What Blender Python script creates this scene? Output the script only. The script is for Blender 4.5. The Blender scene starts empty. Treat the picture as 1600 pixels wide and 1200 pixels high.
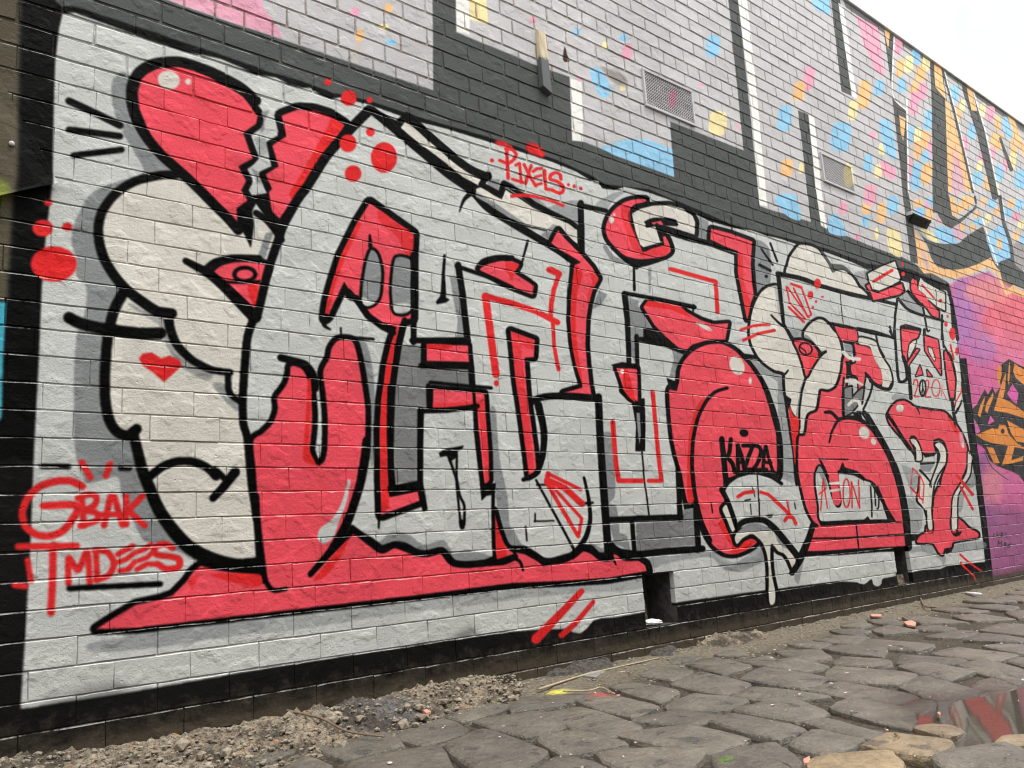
import bpy, bmesh, math, random
import numpy as np
from mathutils import Vector, Matrix, noise as mnoise

random.seed(7)
SC = bpy.context.scene
COL = SC.collection

# ------------------------------------------------------------------ camera
CAM_F, CAM_YAW, CAM_PITCH, CAM_ROLL, CAM_D, CAM_Z = 1306.2, 0.7029, 0.1898, -0.0649, 2.9691, 0.5975
def _axes():
    cy, sy, cp, sp = math.cos(CAM_YAW), math.sin(CAM_YAW), math.cos(CAM_PITCH), math.sin(CAM_PITCH)
    f = np.array([sy*cp, cy*cp, sp]); r = np.array([cy, -sy, 0.0]); u = np.cross(r, f)
    cr, sr = math.cos(CAM_ROLL), math.sin(CAM_ROLL)
    return cr*r + sr*u, -sr*r + cr*u, f
AX_R, AX_U, AX_F = _axes()
CAM_P = np.array([0.0, -CAM_D, CAM_Z])
cam_data = bpy.data.cameras.new("camera")
cam_data.sensor_width = 36.0
cam_data.lens = CAM_F/1600.0*36.0
cam_data.clip_start = 0.05
cam_data.clip_end = 1000.0
cam = bpy.data.objects.new("camera", cam_data)
COL.objects.link(cam)
cam.matrix_world = Matrix(((AX_R[0], AX_U[0], -AX_F[0], CAM_P[0]),
                           (AX_R[1], AX_U[1], -AX_F[1], CAM_P[1]),
                           (AX_R[2], AX_U[2], -AX_F[2], CAM_P[2]),
                           (0, 0, 0, 1)))
SC.camera = cam

# ------------------------------------------------------------------ world, sun, exposure
SKY_SHIFT = 5.04
SUN_EL, SUN_AZ = math.radians(70), math.radians(150)      # azimuth from +y, clockwise
world = bpy.data.worlds.new("World"); SC.world = world
world.use_nodes = True
wn, wl = world.node_tree.nodes, world.node_tree.links
wn.clear()
w_out = wn.new('ShaderNodeOutputWorld'); w_bg = wn.new('ShaderNodeBackground')
w_sky = wn.new('ShaderNodeTexSky'); w_sky.sky_type = 'NISHITA'; w_sky.sun_disc = False
w_sky.sun_elevation = SUN_EL; w_sky.sun_rotation = SUN_AZ
w_tc = wn.new('ShaderNodeTexCoord'); w_no = wn.new('ShaderNodeTexNoise')
w_no.inputs['Scale'].default_value = 2.1; w_no.inputs['Detail'].default_value = 5
w_no.inputs['Roughness'].default_value = 0.5
w_rp = wn.new('ShaderNodeValToRGB')
w_rp.color_ramp.elements[0].position = 0.36; w_rp.color_ramp.elements[0].color = (0.26, 0.26, 0.26, 1)
w_rp.color_ramp.elements[1].position = 0.50; w_rp.color_ramp.elements[1].color = (1, 1, 1, 1)
w_mx = wn.new('ShaderNodeMix'); w_mx.data_type = 'RGBA'
w_mx.inputs['B'].default_value = (10.2, 10.2, 10.0, 1)
w_mp = wn.new('ShaderNodeMapping'); w_mp.inputs['Location'].default_value = (SKY_SHIFT, 0.0, 0.0)
wl.new(w_tc.outputs['Generated'], w_mp.inputs['Vector']); wl.new(w_mp.outputs['Vector'], w_no.inputs['Vector'])
wl.new(w_no.outputs['Fac'], w_rp.inputs['Fac'])
wl.new(w_rp.outputs['Color'], w_mx.inputs['Factor'])
wl.new(w_sky.outputs['Color'], w_mx.inputs['A'])
wl.new(w_mx.outputs['Result'], w_bg.inputs['Color'])
w_bg.inputs['Strength'].default_value = 0.12
wl.new(w_bg.outputs['Background'], w_out.inputs['Surface'])

sun_d = bpy.data.lights.new("sun", 'SUN'); sun_d.energy = 1.45; sun_d.angle = math.radians(12)
sun_d.color = (1.0, 0.965, 0.92)
sun = bpy.data.objects.new("sun", sun_d); COL.objects.link(sun)
_sd = Vector((math.sin(SUN_AZ)*math.cos(SUN_EL), math.cos(SUN_AZ)*math.cos(SUN_EL), math.sin(SUN_EL)))
sun.rotation_euler = _sd.to_track_quat('Z', 'Y').to_euler()
sun.location = (0, -4, 9)

SC.view_settings.view_transform = 'Standard'
SC.view_settings.look = 'None'
SC.view_settings.gamma = 1.0
SC.view_settings.use_curve_mapping = False
SC.view_settings.exposure = 1.08
SC.cycles.use_denoising = True
SC.cycles.filter_width = 1.15
SC.cycles.max_bounces = 6
SC.cycles.caustics_reflective = False
SC.cycles.caustics_refractive = False

# ------------------------------------------------------------------ helpers
def ray(x, y):
    return AX_F + ((x-800.0)/CAM_F)*AX_R - ((y-600.0)/CAM_F)*AX_U
def on_wall(x, y, yw=0.0):
    D = ray(x, y); t = (yw+CAM_D)/D[1]; return CAM_P + t*D
def on_ground(x, y, z=0.0):
    D = ray(x, y); t = (z-CAM_Z)/D[2]; return CAM_P + t*D
def project(P):
    q = np.asarray(P, float)-CAM_P
    Z = q @ AX_F
    return 800+CAM_F*(q @ AX_R)/Z, 600-CAM_F*(q @ AX_U)/Z, Z

def link(o, parent=None):
    COL.objects.link(o)
    if parent is not None: o.parent = parent
    return o
def mesh_obj(name, verts, faces, mat=None, parent=None, smooth=False):
    me = bpy.data.meshes.new(name)
    me.from_pydata([tuple(map(float, v)) for v in verts], [], faces)
    me.update()
    if smooth:
        me.polygons.foreach_set('use_smooth', [True]*len(me.polygons))
    if mat: me.materials.append(mat)
    return link(bpy.data.objects.new(name, me), parent)
def bm_obj(name, bm, mat=None, parent=None, smooth=False):
    bmesh.ops.recalc_face_normals(bm, faces=bm.faces)
    me = bpy.data.meshes.new(name); bm.to_mesh(me); bm.free()
    if smooth: me.polygons.foreach_set('use_smooth', [True]*len(me.polygons))
    if mat: me.materials.append(mat)
    return link(bpy.data.objects.new(name, me), parent)
def tag(o, label=None, cat=None, group=None, kind=None):
    if label: o['label'] = label
    if cat: o['category'] = cat
    if group: o['group'] = group
    if kind: o['kind'] = kind
    return o
def empty(name, loc):
    o = bpy.data.objects.new(name, None); COL.objects.link(o); o.location = loc
    o.empty_display_size = 0.1
    return o
def bm_box(bm, x0, x1, y0, y1, z0, z1, bevel=0.0):
    r = bmesh.ops.create_cube(bm, size=1.0)
    vs = r['verts']
    for v in vs:
        v.co = Vector((x0+(v.co.x+.5)*(x1-x0), y0+(v.co.y+.5)*(y1-y0), z0+(v.co.z+.5)*(z1-z0)))
    if bevel > 0:
        es = list({e for v in vs for e in v.link_edges})
        bmesh.ops.bevel(bm, geom=es, offset=bevel, segments=2, affect='EDGES', profile=0.6)
def tube(bm, pts, radii, n=7):
    rings = []
    pts = [Vector(p) for p in pts]
    for i, p in enumerate(pts):
        a = pts[max(i-1, 0)]; b = pts[min(i+1, len(pts)-1)]
        t = (b-a).normalized()
        s = t.cross(Vector((0.13, 0.21, 1.0))).normalized(); u = s.cross(t)
        rings.append([bm.verts.new(p + float(radii[i])*(math.cos(2*math.pi*k/n)*s + math.sin(2*math.pi*k/n)*u)) for k in range(n)])
    for a, b in zip(rings, rings[1:]):
        for k in range(n):
            bm.faces.new((a[k], a[(k+1) % n], b[(k+1) % n], b[k]))
    bm.faces.new(rings[0][::-1]); bm.faces.new(rings[-1])

# ------------------------------------------------------------------ the painted wall as a picture computed here (wall metres)
U0, U1, V0, V1, PPM = -1.7, 13.3, -0.1, 5.2, 340
TW, TH = int((U1-U0)*PPM), int((V1-V0)*PPM)
CAN = np.zeros((TH, TW, 4), np.float32)

TILES = {'G': (0, 0, 1)}
for i, ch in enumerate('abcdefghijklmnop'):
    TILES[ch] = (400*(i % 4), 300*(i//4), 4)
TILES.update({'A': (1160, 380, 8), 'B': (1340, 380, 8), 'C': (1160, 520, 8), 'D': (1340, 520, 8), 'E': (1120, 660, 8),
              'F': (1340, 650, 8), 'H': (1100, 780, 8), 'I': (1340, 780, 8), 'J': (740, 200, 8), 'K': (1400, 310, 8),
              'L': (1400, 560, 6), 'M': (1440, 100, 5.4545), 'N': (1380, 840, 10)})
def P(t, s):
    """'x,y x,y ...' in an enlargement of the photograph -> photo pixels"""
    ox, oy, k = TILES[t]
    return [(ox+float(a)/k, oy+float(b)/k) for a, b in (q.split(',') for q in s.split())]
def to_wall(pts):
    out = []
    for x, y in pts:
        w = on_wall(x, y); out.append(((w[0]-U0)*PPM, (w[2]-V0)*PPM))
    return np.array(out)
def catmull(pts, closed, n=6):
    pts = np.array(pts, float); m = len(pts)
    if m < 3: return pts
    out = []
    rng = range(m if closed else m-1)
    for i in rng:
        if closed:
            p0, p1, p2, p3 = pts[(i-1) % m], pts[i], pts[(i+1) % m], pts[(i+2) % m]
        else:
            p0, p1, p2, p3 = pts[max(i-1, 0)], pts[i], pts[i+1], pts[min(i+2, m-1)]
        for j in range(n):
            t = j/n
            out.append(p1 + 0.42*(p2-p0)*t + ((3-0.0)*(p2-p1) - 0.84*(p2-p0) - 0.42*(p3-p1))*t*t
                       + (-2*(p2-p1) + 0.42*(p2-p0) + 0.42*(p3-p1))*t**3)
    if not closed: out.append(pts[-1])
    return np.array(out)

def coverage(polys):
    """anti-aliased union of polygons (texture pixels) -> x0, y0, mask"""
    allp = np.vstack(polys)
    x0 = max(int(allp[:, 0].min())-3, 0); x1 = min(int(allp[:, 0].max())+4, TW)
    y0 = max(int(allp[:, 1].min())-3, 0); y1 = min(int(allp[:, 1].max())+4, TH)
    if x1 <= x0 or y1 <= y0: return None
    w, h = x1-x0, y1-y0
    acc = np.zeros((h*2, w+2), np.float32)
    for pl in polys:
        if len(pl) < 3: continue
        q = np.roll(pl, -1, 0)
        sg = 1.0 if (pl[:, 0]*q[:, 1]-q[:, 0]*pl[:, 1]).sum() > 0 else -1.0
        for (ax, ay), (bx, by) in zip(pl, q):
            if ay == by: continue
            s = sg
            if ay > by: ax, ay, bx, by, s = bx, by, ax, ay, -sg
            r0 = int(math.ceil((ay-y0)*2-0.5)); r1 = int(math.ceil((by-y0)*2-0.5))
            r0 = max(r0, 0); r1 = min(r1, 2*h)
            if r1 <= r0: continue
            rr = np.arange(r0, r1)
            xx = np.clip(ax + (bx-ax)*((rr+0.5)/2+y0-ay)/(by-ay) - x0, 0, w)
            fx = np.floor(xx).astype(int); fr = xx-fx
            np.add.at(acc, (rr, fx), s*(1-fr)); np.add.at(acc, (rr, fx+1), s*fr)
    m = np.minimum(np.abs(np.cumsum(acc, 1)[:, :w]), 1.0)
    return x0, y0, (m[0::2]+m[1::2])*0.5
def box_blur(m, r):
    if r < 1: return m
    for ax in (0, 1):
        pad = [(0, 0), (0, 0)]; pad[ax] = (r+1, r)
        c = np.cumsum(np.pad(m, pad, mode='edge'), axis=ax)
        n = m.shape[ax]
        m = (np.take(c, range(2*r+1, 2*r+1+n), ax)-np.take(c, range(0, n), ax))/(2*r+1)
    return m
def lay(polys, col, soft=1, alpha=1.0, thick=None):
    cv = coverage(polys)
    if cv is None: return
    x0, y0, m = cv
    if soft > 1:
        p_ = 2*soft
        xa, ya = max(x0-p_, 0), max(y0-p_, 0)
        xb, yb = min(x0+m.shape[1]+p_, TW), min(y0+m.shape[0]+p_, TH)
        mm = np.zeros((yb-ya, xb-xa), np.float32)
        mm[y0-ya:y0-ya+m.shape[0], x0-xa:x0-xa+m.shape[1]] = m
        m = box_blur(box_blur(mm, soft), soft); x0, y0 = xa, ya
    elif soft == 1:
        m = box_blur(m, 1)
    m = (m*alpha)[..., None]
    reg = CAN[y0:y0+m.shape[0], x0:x0+m.shape[1]]
    c = np.array(list(col)+[thick if thick is not None else 0], np.float32)
    if thick is None: reg[..., :3] += (c[:3]-reg[..., :3])*m
    else: reg += (c-reg)*m
def F(col, t, s, soft=1, sm=True, alpha=1.0, thick=None):
    p = P(t, s) if isinstance(s, str) else s
    if sm: p = catmull(p, True)
    lay([to_wall(p)], col, soft, alpha, thick)
def stroke_polys(p, w0, w1, closed=False):
    p = np.array(p, float); n = len(p)
    if closed: p = np.vstack([p, p[:1]]); n += 1
    ws = np.linspace(w0, w1, n)/2
    polys = []
    for i in range(n-1):
        d = p[i+1]-p[i]; L = np.hypot(*d)
        if L < 1e-6: continue
        nn = np.array([-d[1], d[0]])/L
        polys.append(to_wall([p[i]+nn*ws[i], p[i+1]+nn*ws[i+1], p[i+1]-nn*ws[i+1], p[i]-nn*ws[i]]))
    for i in range(n):
        a = np.arange(10)*2*math.pi/10
        polys.append(to_wall(np.stack([p[i][0]+ws[i]*np.cos(a), p[i][1]+ws[i]*np.sin(a)], 1)))
    return polys
def S(col, t, s, w, w1=None, soft=1, sm=True, alpha=1.0):
    k = TILES[t][2]
    p = P(t, s)
    if sm: p = catmull(p, False)
    lay(stroke_polys(p, w/k, (w if w1 is None else w1)/k), col, soft, alpha)
def O(col, t, cx, cy, rx, ry=None, soft=1, tilt=0.0, alpha=1.0, sq=1.0):
    ry = rx if ry is None else ry
    ox, oy, k = TILES[t]
    a = np.arange(20)*2*math.pi/20
    X, Y = rx*np.sign(np.cos(a))*np.abs(np.cos(a))**sq, ry*np.sign(np.sin(a))*np.abs(np.sin(a))**sq; c_, s_ = math.cos(tilt), math.sin(tilt)
    lay([to_wall(np.stack([ox+(cx+X*c_-Y*s_)/k, oy+(cy+X*s_+Y*c_)/k], 1))], col, soft, alpha)
def ring(col, t, cx, cy, rx, ry, w, tilt=0.0):
    ox, oy, k = TILES[t]
    a = np.arange(22)*2*math.pi/22
    X, Y = rx*np.cos(a), ry*np.sin(a); c_, s_ = math.cos(tilt), math.sin(tilt)
    p = np.stack([ox+(cx+X*c_-Y*s_)/k, oy+(cy+X*s_+Y*c_)/k], 1)
    lay(stroke_polys(p, w/k, w/k, True), col)
PEND = []
def FO(col, t, s, w, sm=True):
    PEND.append((col, t, P(t, s), w/TILES[t][2], sm))
def flush():
    ps = []
    for col, t, p, w, sm in PEND:
        q = catmull(p, True) if sm else np.array(p, float)
        ps.append((col, q)); lay([to_wall(q)]+stroke_polys(q, 2*w, 2*w, True), BK)
    for col, q in ps: lay([to_wall(q)], col)
    PEND.clear()

def rgb(r, g, b): return (r/255, g/255, b/255)
LILAC = rgb(190, 188, 189); DARK = rgb(82, 85, 84); WHITE = rgb(234, 233, 228)
LG = rgb(196, 198, 195); GS = rgb(135, 138, 139); MG = rgb(122, 123, 123); CR = rgb(212, 208, 198)
BK = rgb(6, 6, 6); PK = rgb(230, 80, 93); RD = rgb(219, 44, 46); SR = rgb(216, 42, 44)
BLU = rgb(146, 196, 226); PNK = rgb(224, 162, 182); YEL = rgb(232, 218, 166); ORG = rgb(234, 188, 134)
exec_paint = None

def paint():
    CAN[..., :3] = LILAC; CAN[..., 3] = 0.12
    # ---- older mural on the upper wall
    F(DARK, 'G', '-400,-160 255,-3 290,11 400,48 677,141 676,-20 712,-20 713,50 800,86 832,100 890,120 894,220 911,221 1053,276 '
      '1047,190 1162,235 1137,-10 1153,-10 1187,322 1205,328 1267,347 1247,172 1263,179 1283,352 1350,380 1388,395 1409,401 1423,409 '
      '1480,440 1560,520 1500,720 800,720 -400,720', soft=1, sm=False, thick=0.8)
    F(DARK, 'd', '390,-30 450,-10 525,600 460,572', sm=False)
    F(DARK, 'G', '1312,-14 1326,3 1478,105 1700,262 1700,280 1478,117 1322,12', sm=False, alpha=.75)
    F(PNK, 'G', '245,-8 300,-30 402,-30 410,10 432,40 443,60 400,47 290,9', sm=False)
    F(WHITE, 'b', '1250,-40 1335,-40 1335,217 1256,195', sm=False)
    F(YEL, 'b', '1335,-60 1435,-60 1440,0 1452,155 1335,122', sm=False)
    F(WHITE, 'c', '365,490 436,512 445,884 378,876', sm=False)
    F(WHITE, 'c', '1410,-20 1468,-20 1532,600 1596,1290 1548,1280 1500,700', sm=False)
    F(WHITE, 'd', '440,18 470,40 556,615 524,600', sm=False)
    F(WHITE, 'G', '1263,178 1272,182 1284,300 1292,358 1283,352 1274,290', sm=False)
    for c, t, x, y, rx, ry in [
        (BLU, 'c', 1255, 290, 45, 75), (BLU, 'c', 405, 200, 24, 26), (BLU, 'c', 695, 235, 24, 26), (PNK, 'c', 130, 125, 22, 24),
        (PNK, 'c', 720, 325, 34, 50), (PNK, 'c', 425, 495, 16, 16), (YEL, 'c', 582, 283, 20, 24), (YEL, 'c', 690, 550, 18, 20),
        (YEL, 'c', 1288, 770, 60, 82), (PNK, 'c', 1180, 530, 14, 16), (PNK, 'c', 1410, 795, 14, 16), (PNK, 'c', 1000, 620, 26, 60),
        (PNK, 'b', 620, 75, 28, 30), (ORG, 'b', 830, 50, 26, 28), (ORG, 'b', 648, 222, 26, 42), (YEL, 'b', 800, 168, 30, 20),
        (BLU, 'b', 843, 262, 34, 20), (PNK, 'd', 255, 490, 36, 82), (ORG, 'd', 195, 570, 38, 65), (BLU, 'd', 105, 740, 46, 86),
        (ORG, 'd', 120, 1050, 40, 60), (YEL, 'd', 210, 1050, 18, 40), (ORG, 'd', 600, 590, 40, 96), (BLU, 'd', 695, 548, 30, 52),
        (YEL, 'd', 530, 690, 30, 66), (BLU, 'd', 455, 855, 66, 100), (YEL, 'd', 715, 930, 24, 40), (BLU, 'd', 625, 1020, 30, 62),
        (YEL, 'd', 690, 1070, 26, 46), (PNK, 'd', 640, 1185, 40, 32), (PNK, 'd', 655, 845, 18, 30), (PNK, 'd', 815, 285, 28, 62),
        (BLU, 'd', 925, 350, 30, 56), (YEL, 'd', 880, 400, 30, 56), (ORG, 'd', 825, 425, 25, 60), (YEL, 'd', 990, 385, 26, 62),
        (ORG, 'd', 955, 462, 36, 52), (BLU, 'd', 835, 535, 26, 50), (PNK, 'd', 965, 570, 30, 60), (ORG, 'd', 915, 560, 25, 56),
        (PNK, 'd', 915, 645, 30, 80), (BLU, 'd', 1000, 760, 26, 80), (YEL, 'd', 935, 850, 22, 60), (BLU, 'd', 890, 840, 20, 60),
        (ORG, 'd', 935, 935, 26, 60), (ORG, 'd', 985, 870, 30, 60), (PNK, 'd', 1010, 940, 16, 70), (BLU, 'd', 985, 985, 26, 40),
        (BLU, 'd', 930, 1105, 36, 92), (ORG, 'd', 990, 1085, 36, 76), (PNK, 'd', 885, 1055, 15, 80), (PNK, 'h', 470, 100, 30, 42),
        (ORG, 'h', 615, 100, 28, 50), (ORG, 'h', 710, 130, 30, 70), (PNK, 'h', 640, 40, 42, 46), (BLU, 'h', 780, 80, 36, 62),
        (BLU, 'h', 610, 180, 26, 40), (YEL, 'h', 680, 260, 14, 40), (PNK, 'h', 560, 280, 16, 24),
        (BLU, 'd', 1165, 585, 30, 56), (BLU, 'd', 1275, 822, 25, 56), (ORG, 'd', 1190, 720, 20, 60), (PNK, 'd', 1225, 930, 24, 84),
        (PNK, 'd', 1345, 985, 26, 50), (BLU, 'd', 1310, 1110, 30, 50), (ORG, 'd', 1380, 1140, 26, 52), (YEL, 'd', 1322, 1040, 18, 40),
        (YEL, 'd', 1340, 690, 20, 50), (PNK, 'd', 1390, 710, 30, 50), (ORG, 'd', 1435, 765, 20, 52), (ORG, 'd', 1428, 885, 40, 60),
        (PNK, 'd', 1490, 1020, 26, 50), (BLU, 'd', 1445, 1085, 26, 60), (BLU, 'd', 1580, 1120, 40, 64), (YEL, 'd', 1530, 1000, 24, 56),
        (ORG, 'd', 1540, 900, 24, 60), (PNK, 'd', 1400, 960, 20, 50), (YEL, 'd', 1420, 1180, 24, 40), (YEL, 'd', 1215, 660, 18, 40),
        (ORG, 'K', 1090, 40, 30, 60), (BLU, 'K', 1200, 60, 50, 70), (YEL, 'K', 1150, 250, 40, 60), (ORG, 'K', 1260, 170, 36, 60),
        (BLU, 'K', 1400, 180, 50, 70), (PNK, 'K', 1500, 230, 50, 70), (ORG, 'K', 1440, 60, 40, 60), (BLU, 'K', 1540, 80, 50, 80),
        (YEL, 'K', 1560, 330, 40, 60), (ORG, 'K', 1500, 470, 40, 70), (BLU, 'K', 1570, 520, 30, 60), (PNK, 'K', 560, 260, 40, 50),
        (BLU, 'K', 300, 170, 62, 62), (ORG, 'K', 420, 205, 52, 92), (ORG, 'K', 280, 60, 62, 52), (BLU, 'K', 440, 40, 50, 60),
        (PNK, 'K', 390, 90, 36, 40)]:
        O(c, t, x, y, rx*.94, ry*.94, soft=0, tilt=0.12, sq=.58)
    O(YEL, 'd', 500, 1095, 34, 80, alpha=.8); F(rgb(62, 48, 38), 'c', '330,290 345,340 360,380 330,388 318,365'); F(rgb(120, 112, 105), 'c', '560,420 700,470 720,540 640,520', soft=3, alpha=.6)  # brown patch painted as the dark hollow of a broken gap
    rr = random.Random(9)
    for _ in range(46):
        x = rr.uniform(1602, 1740); O(rr.choice((BLU, PNK, YEL, ORG)), 'G', x, 178+(x-1580)*.72+rr.uniform(20, 210), rr.uniform(4, 8), rr.uniform(8, 15), soft=0, tilt=.15, sq=.58)
    F(BLU, 'c', '490,430 550,430 610,530 612,590 560,610 505,510')
    F(BLU, 'c', '545,922 640,880 740,868 850,872 1002,932 1015,1105 830,1040 640,970', sm=False)
    F(rgb(214, 178, 150), 'c', '545,922 640,880 700,870 640,900', soft=3, alpha=.5)
    S(ORG, 'b', '635,240 633,370', 8, 4)
    F(BLU, 'd', '258,-20 387,-20 387,98 300,62', sm=False)
    F(PNK, 'd', '550,95 690,175 732,480 670,440 600,280', sm=False)
    F(BLU, 'd', '700,750 770,770 802,990 740,960 710,870')
    F(PNK, 'd', '712,1000 800,1060 780,1125 715,1085')
    F(BLU, 'h', '60,20 170,20 205,172 120,150 46,60')
    F(BLU, 'h', '392,138 450,165 492,272 380,250')
    F(YEL, 'h', '745,228 820,250 838,402 760,372')
    # slanted letters high on the right
    F(DARK, 'G', '1380,41 1397,50 1395,150 1416,172 1419,300 1423,320 1435,412 1423,410 1410,300 1407,262 1390,117', sm=False)
    F(ORG, 'd', '722,160 762,190 752,312 736,240', sm=False); F(ORG, 'd', '820,720 862,742 846,882 830,830', sm=False)
    S(WHITE, 'd', '792,205 780,420 782,600 868,690', 9); S(WHITE, 'd', '868,610 878,1200', 9, sm=False)
    F(DARK, 'd', '1012,372 1084,402 1118,620 1128,1200 1140,1330 1030,1330 1024,700', sm=False)
    F(ORG, 'd', '1036,382 1078,402 1114,622 1046,546', sm=False)
    F(ORG, 'd', '1108,620 1132,640 1282,1190 1240,1200 1168,960 1146,1200 1126,1200', sm=False)
    F(PNK, 'd', '1168,900 1230,1180 1150,1190', soft=2, alpha=.6)
    S(DARK, 'd', '1084,402 1170,720 1282,1200', 18, sm=False); S(WHITE, 'd', '1096,420 1180,720 1292,1200', 7, sm=False)
    S(DARK, 'd', '1244,545 1330,830 1420,1230', 66, 40, sm=False); S(WHITE, 'd', '1280,560 1362,830 1446,1220', 8, sm=False)
    F(ORG, 'd', '1240,540 1278,570 1308,692 1272,692', sm=False)
    F(BLU, 'd', '1460,738 1500,742 1528,862 1490,850'); S(DARK, 'd', '1452,865 1520,1060', 16, 26)
    S(ORG, 'd', '1512,722 1620,1000', 32, sm=False)
    F(DARK, 'K', '490,-20 670,-20 700,210 780,260 820,240 960,130 1010,60 1000,-30 960,-30 1010,120 800,310 690,380 600,330 520,200', sm=False)
    F(ORG, 'K', '668,-30 975,-30 970,70 850,150 730,230 700,180', sm=False)
    F(LILAC, 'K', '730,-30 822,-30 822,50 740,84', sm=False)
    F(DARK, 'K', '240,350 340,480 520,560 770,562 860,490 1050,370 1100,380 1200,720 1240,860 1000,840 860,890 580,890 450,760 390,590', thick=.7)
    F(YEL, 'K', '300,380 420,400 500,480 540,555 420,510'); F(BLU, 'K', '470,400 540,345 700,395 740,510 775,560 600,562 500,480')
    F(PNK, 'K', '700,380 800,320 860,480 760,520', alpha=.6, soft=2)
    for x, y in ((830, 350), (960, 360), (1010, 200)): O(ORG, 'K', x, y, 34, 50)
    O(BLU, 'K', 1030, 290, 60, 50)
    F(DARK, 'K', '1215,840 1300,780 1440,730 1500,820 1640,960 1640,1150 1470,1070 1400,1150 1330,1050 1300,900', sm=False, thick=.7)
    F(BLU, 'K', '1130,480 1240,380 1350,310 1400,440 1432,600 1440,730 1300,790 1270,832 1200,700')
    O(ORG, 'K', 1290, 570, 34, 82)
    S(WHITE, 'K', '1080,250 1160,500 1270,832', 16, sm=False)
    S(DARK, 'K', '1300,-20 1345,290 1430,560 1462,800', 46)
    S(WHITE, 'K', '1325,-20 1370,290', 10)
    F(rgb(150, 146, 146), 'K', '1480,560 1640,610 1640,900 1490,820', soft=3)
    # orange bowl edge and the pink and purple piece beside the border
    F(rgb(196, 116, 160), 'G', '1481,447 1500,436 1545,424 1570,445 1640,480 1760,540 1760,960 1550,900', sm=False, thick=.85, soft=2)
    for c, x, y, rx, ry, a in [((228, 112, 124), 1585, 500, 50, 45, .9), ((226, 120, 150), 1560, 560, 50, 50, .7), ((172, 118, 180), 1505, 500, 16, 70, .8),
                               ((206, 96, 150), 1525, 590, 40, 60, .7), ((176, 128, 188), 1535, 545, 22, 26, .6), ((138, 84, 138), 1538, 745, 24, 40, .75),
                               ((206, 100, 150), 1575, 760, 40, 60, .7), ((222, 150, 140), 1550, 760, 18, 34, .5), ((140, 84, 124), 1570, 850, 60, 60, .75),
                               ((234, 150, 140), 1545, 455, 40, 20, .7), ((140, 90, 140), 1545, 800, 16, 20, .5)]:
        O(rgb(*c), 'G', x, y, rx, ry, soft=14, alpha=a)
    F(ORG, 'K', '228,370 300,500 370,590 420,730 500,840 600,882 750,892 880,872 1020,822 1185,738 1240,840 1300,920 1330,1040 1380,1150 '
      '1470,1080 1550,1150 1640,1180 1640,1260 1450,1180 1380,1210 1320,1100 1270,960 1150,850 1050,900 900,960 760,1002 580,985 450,935 350,940 280,850 250,560', sm=False)
    F(rgb(206, 176, 170), 'K', '316,615 365,680 425,860 350,840', soft=1)
    D_ = rgb(52, 50, 52)
    F(D_, 'L', '690,500 760,430 830,290 860,340 905,270 930,330 985,260 945,120 1000,50 1060,5 1130,50 1260,110 1330,200 1410,180 1440,420 1520,560 1500,760 1420,900 1380,1100 1260,1160 1100,1065 950,1010 '
      '880,960 830,850 735,800 740,740 790,680 760,610', sm=False)
    OR2 = rgb(222, 140, 66)
    for s in ('790,440 838,348 832,400 790,552 764,530', '850,420 908,318 916,360 855,512 833,490', '950,80 992,68 990,160 965,262 945,180',
              '1000,200 1032,130 1022,300 1002,380 1060,400 1200,500 1200,560 1040,510 918,490', '1060,30 1072,60 1060,262 1045,200',
              '1110,50 1260,140 1260,300 1120,180 1098,120', '752,715 900,655 955,662 968,618 1032,628 1052,700 1140,800 1260,860 1000,810 900,795 820,765',
              '848,828 912,838 972,980 920,985', '1050,820 1112,830 1080,955 1190,920 1190,960 990,1005', '1040,580 1260,700 1260,800 1130,780 1080,700'):
        F(OR2, 'L', s, sm=False)
    for s in ('1040,330 1090,240 1150,330 1130,432 1090,400', '860,610 888,535 922,590 868,622', '722,615 782,660 728,692', '738,795 800,820 835,860 760,900'):
        F(rgb(214, 96, 166), 'L', s, sm=False)
    for q in ('1290,260 1370,240 1400,420 1340,460', '1290,500 1460,560 1470,640 1300,620', '1290,700 1450,740 1400,860 1300,880', '1250,930 1360,940 1340,1060 1260,1080'): F(OR2, 'L', q, sm=False)
    O(D_, 'L', 1000, 682, 18, 22)
    S(D_, 'L', '830,880 900,1020 1050,1140', 7); S(D_, 'L', '1080,1010 1160,1080 1230,1180', 30)
    for s in ('1412,935 1412,965', '1430,925 1432,960', '1445,935 1434,945 1448,962', '1468,930 1455,936 1466,950 1452,958', '1480,932 1492,930', '1480,945 1492,945',
              '1480,958 1494,956', '1440,980 1436,1012', '1440,985 1450,1000 1460,982 1462,1015', '1478,990 1480,1018', '1478,990 1492,998 1480,1004 1496,1020', '1516,1000 1500,1006 1514,1014 1500,1024'):
        S(D_, 'l', s, 6, sm=False, alpha=.8)

    # ---- the big piece: pale ground, black frame
    F(rgb(5, 5, 5), 'G', '-400,-200 40,-40 97,10 117,10 300,70 420,112 470,126 520,145 572,156 657,184 762,214 870,250 925,275 945,288 1015,296 1077,322 1142,350 1205,366 '
      '1290,388 1355,412 1420,420 1484,447 1500,560 1526,700 1552,905 1560,960 1200,1010 700,1080 -400,1330', sm=False, thick=1.0, alpha=.9, soft=1)
    F(BK, 'G', '1498,560 1510,560 1522,660 1540,800 1552,905 1552,960 1480,960 1490,700', sm=False)
    F(rgb(88, 82, 68), 'G', '-400,-400 33,-30 30,140 26,275 20,320 12,470 -400,470', soft=2, sm=False, thick=1)
    F(rgb(70, 164, 184), 'G', '-400,474 10,472 5,560 3,650 -30,720 -400,900', sm=False, thick=1)
    F(rgb(120, 130, 60), 'G', '-60,290 6,288 4,318 -60,330', soft=3)
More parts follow.
